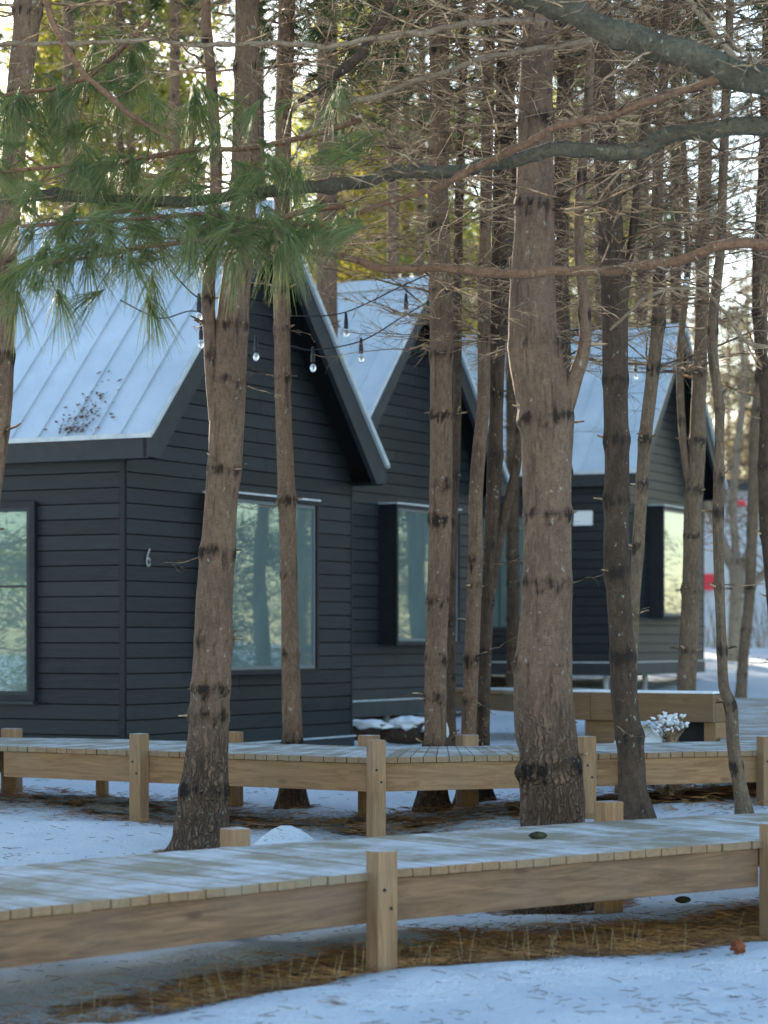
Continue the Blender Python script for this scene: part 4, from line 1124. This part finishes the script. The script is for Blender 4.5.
# white garden light on a stake behind the middle boardwalk
def garden_light():
    p = W(445, 742, 18.9); g = ground_z(p[0], p[1])
    root = empty('garden_light', (float(p[0]), float(p[1]), g), 'small white pointed garden light on a stake behind the middle boardwalk', 'garden light')
    t = Tubes(); t.add(np.array([[p[0], p[1], g - .05], [p[0], p[1], (g + p[2]) / 2], [p[0], p[1], p[2] + .04]]), [.006] * 3); t.build('stake', M['galv'], root, 6)
    t = Tubes(); z = p[2]
    t.add(np.array([[p[0], p[1], z + q] for q in (.03, .035, .06, .1, .14, .17, .185)]), [.001, .022, .032, .027, .016, .006, .001]); t.build('lamp_head', M['white'], root, 12)
garden_light()
# snow-laden shrub before the bench
def snowy_shrub(label, p, w, h, seed, n=26):
    rng = np.random.RandomState(seed); root = empty('snowy_shrub', tuple(float(q) for q in p), label, 'shrub')
    tb = Tubes(); vv, ff = [], []
    for k in range(n * 3):
        a = rng.uniform(0, 6.28); el = rng.uniform(.45, 1.5); rr_ = rng.uniform(.6, 1)
        e = p + np.array([math.cos(a) * w * math.cos(el) * rr_, math.sin(a) * w * .6 * math.cos(el) * rr_, h * (.25 + .75 * math.sin(el)) * rr_])
        q = p + (e - p) * .5 + rng.normal(0, .02, 3)
        tb.add(np.array([p + rng.normal(0, .02, 3) * [1, 1, 0], q, e]), [.004, .003, .002])
        off = len(vv); d = (e - p) + rng.normal(0, .1, 3); d[2] *= .2; d /= np.linalg.norm(d)
        v, f = [], []; sphere_mb(v, f, (0, 0, 0), 1, 1, 8, 6); v = np.array(v); s = np.cross(UP, d)
        v = v * (1 + .35 * rng.uniform(-1, 1, (len(v), 1)))
        v = e + UP * .01 + v[:, :1] * rng.uniform(.012, .03) * d + v[:, 1:2] * rng.uniform(.008, .018) * s + v[:, 2:3] * .010 * UP
        vv += list(v); ff += [tuple(i + off for i in x) for x in f]
    tb.build('twigs', M['twig'], root); link('snow_cover', fast_mesh('snow_cover', np.array(vv), np.array(ff), M['snow_cap']), root)
p = W(670, 722, 19.3); p[2] = EZ - .80
snowy_shrub('low shrub loaded with snow before the heavy timber bench', p, .21, .23, 4, 34)
p = W(662, 790, 17.2 + .9); p[2] = ground_z(p[0], p[1])
snowy_shrub('small snowy shrub showing under the middle boardwalk', W(668, 795, 17.6), .25, .12, 9, 20)
p = W(640, 742, 20.2)
lump('snow_pile', 'little heap of snow under the heavy timber bench', 'snow pile', (p[0], p[1], EZ - .88), .22, .25, .17, M['snow_cap'], 5)
# pine cones and stones
def cone(label, p, s, seed):
    v, f = [], []; sphere_mb(v, f, (0, 0, 0), 1, 1, 20, 18); v = np.array(v)
    k = 1 + .16 * np.sin(np.arctan2(v[:, 1], v[:, 0]) * 8 + v[:, 2] * 9) * np.sin(v[:, 2] * 14)
    v = v * k[:, None]; v = np.stack([v[:, 2] * s * 1.5, v[:, 0] * s * .75, v[:, 1] * s * .7], -1) + np.array(p)
    tag(link('pine_cone', fast_mesh('pine_cone', v, np.array(f), M['cone'])), label, 'pine cone', 'fallen pine cones')
def deck_point(px, py, line, h):
    for z in np.linspace(9, 20, 400): pass
p = W(538, 846, 12.15); p[2] = EZ - .95; cone('dark green cone lying on the nearest boardwalk', p, .027, 1)
p = W(683, 908, 13.3); p[2] = ground_z(p[0], p[1]) + .03; cone('dark cone on the snow seen under the nearest boardwalk', p, .026, 2)
p = W(738, 957, 11.3); p[2] = ground_z(p[0], p[1]) + .03
lump('fallen_leaf', 'curled rust-brown leaf on the foreground snow', 'leaf', p, .03, .03, .028, mat_simple('rusty_leaf', (.25, .07, .02), .7, .3, 20, (.14, .04, .02)), 3, amp=.6)

# ------------------------------------------------------------------ litter strewn on the ground (uncountable)
def strands(name, label, n, sampler, mat, Lr, rad_, curl=.3, lift=.012, seed=1):
    rng = np.random.RandomState(seed); tb = Tubes()
    pts = sampler(rng, n); gz = ground_base(pts[:, 0], pts[:, 1])
    for k in range(len(pts)):
        a = rng.uniform(0, 6.28); L = rng.uniform(*Lr); d = np.array([math.cos(a), math.sin(a), rng.uniform(-.05, .22)]); s = np.array([-math.sin(a), math.cos(a), 0]) * rng.uniform(-curl, curl)
        o = np.array([pts[k, 0], pts[k, 1], gz[k] + rng.uniform(0.004, lift)]); t = np.array([0, .5, 1.])[:, None]
        tb.add(o + d * L * t + s * L * t ** 2, np.array([rad_, rad_, rad_ * .6]))
    o = tb.build(name, mat); tag(o, label, 'litter', None, 'stuff'); return o
def snow_sampler(rng, n):
    out = []
    cl = [(rng.uniform(-3, 4.5), rng.uniform(8.8, 21), rng.uniform(.1, .5)) for _ in range(70)]
    for _ in range(n):
        if rng.rand() < .5: c = cl[rng.randint(len(cl))]; out.append((c[0] + rng.normal(0, c[2]), c[1] + rng.normal(0, c[2])))
        else:
            y = rng.uniform(8.6, 30); out.append((rng.uniform(-.17, .2) * y, y))
    return np.array(out)
strands('fallen_needles', 'dark needles and twigs strewn over the snow', 3800, snow_sampler, M['litter_dark'], (.01, .08), .0017, seed=3)
def under_sampler(rng, n):
    out = []
    for _ in range(n):
        i = 0 if rng.rand() < .25 else 1
        a, b = near_front[i + (1 if rng.rand() < .15 else 0)], None
        k = rng.choice([0, 1, 1, 2]); a, b = near_front[k], near_front[k + 1]
        f = rng.uniform(0, 1); q = a + (b - a) * f; d = hn(b - a); nn = np.array([-d[1], d[0]])
        s = rng.beta(1.5, 2.6) * (1.2 if q[0] > .6 else .8) - .1
        x = q[0] + nn[0] * s; y = q[1] + nn[1] * s
        if x < -.9 and rng.rand() < .75: continue
        out.append((x, y))
    return np.array(out)
strands('brown_litter', 'brown needle and grass litter under the nearest boardwalk', 15000, under_sampler, M['litter'], (.02, .12), .0014, .5, .03, seed=5)
def mid_sampler(rng, n):
    out = []
    for _ in range(n):
        k = rng.randint(0, 4); a, b = mid_front[k], mid_front[k + 1]
        q = a + (b - a) * rng.uniform(0, 1); d = hn(b - a); nn = np.array([-d[1], d[0]]); s = rng.uniform(-.3, 1.6)
        out.append((q[0] + nn[0] * s, q[1] + nn[1] * s))
    return np.array(out)
strands('brown_litter', 'brown needle litter under the middle boardwalk', 3200, mid_sampler, M['litter'], (.04, .13), .0022, .5, .04, seed=6)
def stalks():
    rng = np.random.RandomState(8); tb = Tubes()
    for k in range(110):
        px = rng.choice([rng.uniform(0, 768), rng.uniform(380, 680), rng.uniform(60, 460)]); i = 0 if px < 375 else 1
        a, b = near_front[i], near_front[i + 1]; f = frac_at(near_front, px) - i; q = a + (b - a) * f; d = hn(b - a); nn = np.array([-d[1], d[0]]); s = rng.uniform(-.25, .35)
        x, y = q[0] + nn[0] * s, q[1] + nn[1] * s; z = ground_z(x, y); h = rng.uniform(.04, .2); l = rng.normal(0, .18, 2)
        t = np.array([0, .35, .7, 1.])[:, None]
        tb.add(np.array([x, y, z - .01]) + np.hstack([l[0] * h * t ** 1.5, l[1] * h * t ** 1.5, h * t]), np.array([.0012, .0011, .0009, .0005]))
    tag(tb.build('dry_grass', M['straw']), 'dry straw-coloured grass stalks along the nearest boardwalk', 'grass', None, 'stuff')
stalks()
# dead leaves caught on the roof of the first cabin
def roof_leaves():
    rng = np.random.RandomState(12); u, nrm = unit(rad(27.8)); C = np.array([-2.33, 22.5, EZ]); m = MB()
    sl = (4.22 - 1.84) / (HWID / 2 + EAVE_O)
    for _ in range(130):
        b = .5 + rng.normal(0, .12) ; t = abs(rng.normal(0, .22)); b += -t * .15
        z = 1.84 + sl * t; o = C + u * (t - EAVE_O) - nrm * b + UP * (z + .034)
        a = rng.uniform(0, 6.28); s = rng.uniform(.006, .024)
        d1 = -nrm * math.cos(a) + (u + UP * sl) / math.hypot(1, sl) * math.sin(a); d2 = nrm * math.sin(a) + (u + UP * sl) / math.hypot(1, sl) * math.cos(a)
        nn = np.cross(d1, d2); nn = nn / np.linalg.norm(nn) * .004
        m.poly([o - d1 * s * 1.4, o - d2 * s * .6 + nn, o + d1 * s * 1.4, o + d2 * s * .6 + nn])
    o = m.build('leaf_litter', mat_simple('dead_roof_leaves', (.16, .075, .04), .8, .2, 20, (.05, .035, .028))); tag(o, 'dark dead leaves caught at the eave of the nearest roof', 'leaf litter', None, 'stuff')
roof_leaves()

# ------------------------------------------------------------------ background wood
def leafy_proto(kind, seed):
    """a background tree built in local space; returns (trunk mesh, crown mesh)"""
    rng = np.random.RandomState(seed)
    H = 13.
    P = np.array([[0, 0, -.3], [rng.normal(0, .05), 0, 2], [rng.normal(0, .12), 0, 5], [rng.normal(0, .2), 0, 9], [rng.normal(0, .25), 0, H]])
    P = catmull(P, 30); R = np.linspace(.15 if kind != 'brush' else .08, .03, 30)
    tm, c, r = stem_mesh('trunk', P, R, M['bark'], seed, 9, [1, 2.2, 3.4, 4.6, 5.8], None, 0, .5, .14)
    tb = Tubes(); tips = []
    lo = {'pine': 2.0, 'gold': 1.4, 'bare': 1.8, 'low': .3}[kind]
    z = lo
    while z < H - .3:
        for _ in range(rng.randint(3, 6)):
            o = np.array([np.interp(z, c[:, 2], c[:, k]) for k in range(3)]); L = rng.uniform(1.1, 2.4) * (1.05 - .5 * z / H)
            live = [] 
            add_branch(tb, o, rng.uniform(0, 6.28), L, .016, rng.uniform(-.05, .55), rng, int(6 + L * 5), .7, live)
            if kind == 'gold' or (kind == 'pine' and z > 5.5 + rng.uniform(-1.5, 1.5)) or (kind == 'bare' and rng.rand() < .4) or kind == 'low': tips += live
        z += rng.uniform(.35, .6)
    v1, f1 = tb.arrays(3)
    # leaf-sized faces round the live tips
    lv = []
    nper = {'pine': 30, 'gold': 24, 'bare': 16, 'low': 14}[kind]
    for (p, d) in tips:
        for _ in range(nper):
            o = p + rng.normal(0, .16, 3) - d * rng.uniform(0, .3)
            a = rng.normal(0, 1, 3); a /= np.linalg.norm(a); b = np.cross(a, rng.normal(0, 1, 3)); b /= np.linalg.norm(b)
            if kind in ('pine', 'low'): l, w = .09, .012; a = a * .6 + d * .8 - UP * .3
            else: l, w = .055, .036
            lv.append([o - a * l - b * w * .3, o - b * w, o + a * l, o + b * w])
    lv = np.array(lv).reshape(-1, 3); f2 = np.arange(len(lv)).reshape(-1, 4) + len(v1)
    me = fast_mesh('crown', np.concatenate([v1, lv]), np.concatenate([f1, f2]), M['twig'])
    me.materials.append({'pine': M['needle_far'], 'gold': M['leaf_gold'], 'bare': M['leaf_pale'], 'low': M['needle_far']}[kind])
    me.polygons.foreach_set('material_index', np.r_[np.zeros(len(f1), int), np.ones(len(f2), int)].astype(np.int32))
    return tm, me
KIND_LAB = {'pine': ('background_pine', 'pine tree', 'background pine with a sparse green crown beyond the cabins', 'background pines'),
            'gold': ('golden_tree', 'tree', 'sunlit yellow-green tree in the wood beyond the cabins', 'yellow-green background trees'),
            'bare': ('bare_tree', 'tree', 'bare brown twiggy tree in the wood beyond the cabins', 'bare background trees')}
KIND_LAB['low'] = ('young_pine', 'pine tree', 'bushy young pine off to the side, mirrored in the cabin windows', 'young pines off to the sides')
protos = {}
for kd, sds in (('low', (207, 208)), ('pine', (201, 202)), ('gold', (203, 204)), ('bare', (205, 206))):
    protos[kd] = []
    for s in sds:
        tm, cm = leafy_proto(kd, s)
        nm, cat, lb, grp = KIND_LAB[kd]
        protos[kd].append((tm, cm))
def place_bg(kd, x, y, s, rz):
    tm, cm = protos[kd][int(rz * 10) % 2]; nm, cat, lb, grp = KIND_LAB[kd]
    r = empty(nm, (x, y, ground_z(x, y)), lb, cat, grp); r.rotation_euler = (0, 0, rz); r.scale = (s, s, s)
    for n_, me in (('trunk', tm), ('crown', cm)):
        o = bpy.data.objects.new(n_, me); COL.objects.link(o); o.parent = r
rng = np.random.RandomState(77)
spots = []
# (kind, px range, distance range, count)
for kd, x0, x1, d0, d1, n in (('gold', 40, 170, 35, 40, 3), ('pine', -40, 260, 60, 80, 2), ('gold', 330, 430, 43, 50, 3), ('pine', 260, 460, 46, 80, 4), ('bare', 380, 700, 48, 80, 7), ('gold', 430, 660, 60, 80, 3), ('bare', 760, 860, 75, 90, 3), ('bare', 700, 790, 84, 96, 4), ('bare', -80, 380, 55, 85, 3), ('pine', 480, 690, 70, 95, 3)):
    for k in range(n):
        px = x0 + (x1 - x0) * (k + rng.uniform(.1, .9)) / n; d = rng.uniform(d0, d1)
        place_bg(kd, (px - CX) / F * d, d, rng.uniform(.85, 1.2), rng.uniform(0, 6.28))
# trees out to the sides that the windows mirror and that shade the place
for kd, x, y in (('pine', 12, 30), ('bare', 15, 36), ('gold', 19, 33), ('pine', 22, 40), ('bare', 17, 44), ('gold', 25, 36), ('pine', 28, 47), ('bare', 11, 41), ('pine', -14, 14), ('bare', -17, 9), ('gold', -21, 12), ('pine', -24, 5), ('low', 13, 33), ('low', 16, 38), ('low', 12, 36.5), ('low', 19, 41), ('low', 22, 36), ('low', 15, 45), ('low', 26, 42), ('low', 30, 51), ('low', 20, 45.5), ('low', 35, 55), ('low', 24, 54), ('pine', 28, 57), ('low', 33, 47), ('bare', 30, 62), ('low', 38, 62), ('low', 18, 51), ('low', 21.5, 53.5), ('low', 15.5, 48), ('low', -14, 15.5), ('low', -12.8, 18), ('low', -17, 14.5), ('low', -15, 11), ('low', -19, 8), ('low', -18, 13), ('low', -13, 8)):
    place_bg(kd, x, y, 1.0, (x * 7.3 + y) % 6.28)
# far forked pale tree beside the farthest cabin
def forked_tree():
    d = 45.; base = W(735, 655, d)
    root = empty('forked_tree', (float(base[0]), d, ground_z(base[0], d)), 'pale low-forked tree on the snow bank right of the farthest cabin', 'tree')
    def st(nm, rows, sd):
        P = catmull([W(x, y, d) for x, y, w in rows], len(rows) * 7); R = np.interp(np.linspace(0, len(rows) - 1, len(rows) * 7), np.arange(len(rows)), [w * .85 / F * d / 2 for _, _, w in rows])
        me, c, r = stem_mesh(nm, P, R, M['bark_pale'], sd, 14, [W(0, q, d)[2] for q in (600, 620, 560, 500, 450)], None, 0, .4, .08, False); link(nm, me, root)
        return c
    c0 = st('trunk', [(733, 662, 17), (734, 640, 15), (736, 600, 16), (737, 565, 20)], 301)
    tb = Tubes(); rng = np.random.RandomState(5)
    for i, rows in enumerate(([(737, 572, 16), (724, 548, 13), (714, 520, 11), (706, 500, 9), (700, 470, 7)], [(737, 570, 12), (735, 540, 9), (733, 500, 9), (738, 440, 9), (744, 380, 7), (740, 330, 6)], [(741, 570, 12), (751, 545, 9), (756, 500, 8), (752, 440, 7), (758, 380, 6)], [(742, 590, 11), (758, 580, 10), (775, 560, 9), (790, 530, 7)])):
        c = st('limb', rows, 310 + i)
        for _ in range(22):
            q = c[rng.randint(len(c) // 3, len(c))]; add_branch(tb, q, rng.uniform(0, 6.28), rng.uniform(.6, 1.8), .012, rng.uniform(-.1, .9), rng, 8, .5)
    tb.build('crown', M['twig'], root)
forked_tree()
# far building with red bands, seen between the thin trunks
def far_building():
    a = W(690, 640, 72); root = empty('far_building', (float(a[0]), 72., ground_z(a[0], 72)), 'pale far building with small red panels glimpsed between thin trunks', 'building')
    g = ground_z(a[0], 72) - .5; m = MB(); m.box([a[0], 72, g], [16, 3, 0], [-1.5, 8, 0], [0, 0, W(0, 490, 72)[2] - g]); m.build('wall', M['pale_wall'], root)
    for y0, y1 in ((492, 510), (574, 590)):
        z1, z0 = W(0, y0, 72)[2], W(0, y1, 72)[2]
        m = MB(); m.box([a[0] + .02, 71.9, z0], [.70, .131, 0], [.02, -.12, 0], [0, 0, z1 - z0]);
        if y0 < 500: m.build('red_panel', M['red'], root); m = MB(); m.box([a[0] + 1.25, 72.12, z0 + .1], [.35, .066, 0], [.02, -.12, 0], [0, 0, .17])
        m.build('red_panel', M['red'], root)
    m = MB(); m.box([a[0] - .2, 71.6, W(0, 490, 72)[2]], [16.4, 3.07, 0], [-1.6, 8.6, 0], [0, 0, .3]); m.build('roof', M['fascia'], root)
far_building()
# far brush on the bank as one mass
def brush():
    rng = np.random.RandomState(9); tb = Tubes()
    for _ in range(2600):
        d = rng.uniform(56, 90); x = rng.uniform(-.35, .45) * d; z = ground_z(x, d) ; h = rng.uniform(.3, 1.7) * (1 if rng.rand() < .8 else 1.6)
        l = rng.normal(0, .3, 2); t = np.array([0, .4, .75, 1.])[:, None]
        tb.add(np.array([x, d, z]) + np.hstack([l[0] * h * t ** 1.5, l[1] * h * t ** 1.5, h * t]), np.array([.012, .01, .007, .004]))
    tag(tb.build('undergrowth', M['twig']), 'pale brown brush along the crest of the snow bank', 'undergrowth', None, 'stuff')
brush()

build_ground()

# ------------------------------------------------------------------ light, sky, camera
SUN_EL, SUN_AZ = 15.6, -17.0        # azimuth clockwise from +Y (straight ahead) towards +X
w = bpy.data.worlds.new('World'); sc.world = w; w.use_nodes = True
nt = w.node_tree; bg = nt.nodes['Background']; sky = nt.nodes.new('ShaderNodeTexSky'); sky.sky_type = 'NISHITA'; sky.sun_disc = False
sky.sun_elevation = rad(SUN_EL); sky.sun_rotation = rad(SUN_AZ); sky.air_density = 1.0; sky.dust_density = .35; sky.ozone_density = 1.05
nt.links.new(sky.outputs[0], bg.inputs[0]); bg.inputs[1].default_value = .15
sl = bpy.data.lights.new('sun', 'SUN'); sl.energy = 5.0; sl.angle = rad(.5); sl.color = (1., .86, .66)
so = bpy.data.objects.new('sun', sl); COL.objects.link(so)
dv = Vector((math.sin(rad(SUN_AZ)) * math.cos(rad(SUN_EL)), math.cos(rad(SUN_AZ)) * math.cos(rad(SUN_EL)), math.sin(rad(SUN_EL))))
so.rotation_euler = dv.to_track_quat('Z', 'Y').to_euler(); so.location = (0, 0, 30)

cam = bpy.data.cameras.new('camera'); co = bpy.data.objects.new('camera', cam); COL.objects.link(co)
co.location = (0, 0, EZ); co.rotation_euler = (rad(90), 0, 0)
cam.sensor_fit = 'AUTO'; cam.sensor_width = 36; cam.lens = F / 1024 * 36; cam.shift_y = (HY - 512) / 1024
cam.clip_start = .1; cam.clip_end = 2000
cam.dof.use_dof = True; cam.dof.focus_distance = 15.2
cam.dof.aperture_fstop = cam.lens / 1000 / .03
sc.camera = co
sc.view_settings.view_transform = 'Standard'; sc.view_settings.look = 'None'; sc.view_settings.gamma = 1; sc.view_settings.use_curve_mapping = False
sc.view_settings.exposure = 1.85
sc.cycles.max_bounces = 6; sc.cycles.diffuse_bounces = 3; sc.cycles.glossy_bounces = 3; sc.cycles.transmission_bounces = 4
sc.cycles.use_denoising = True
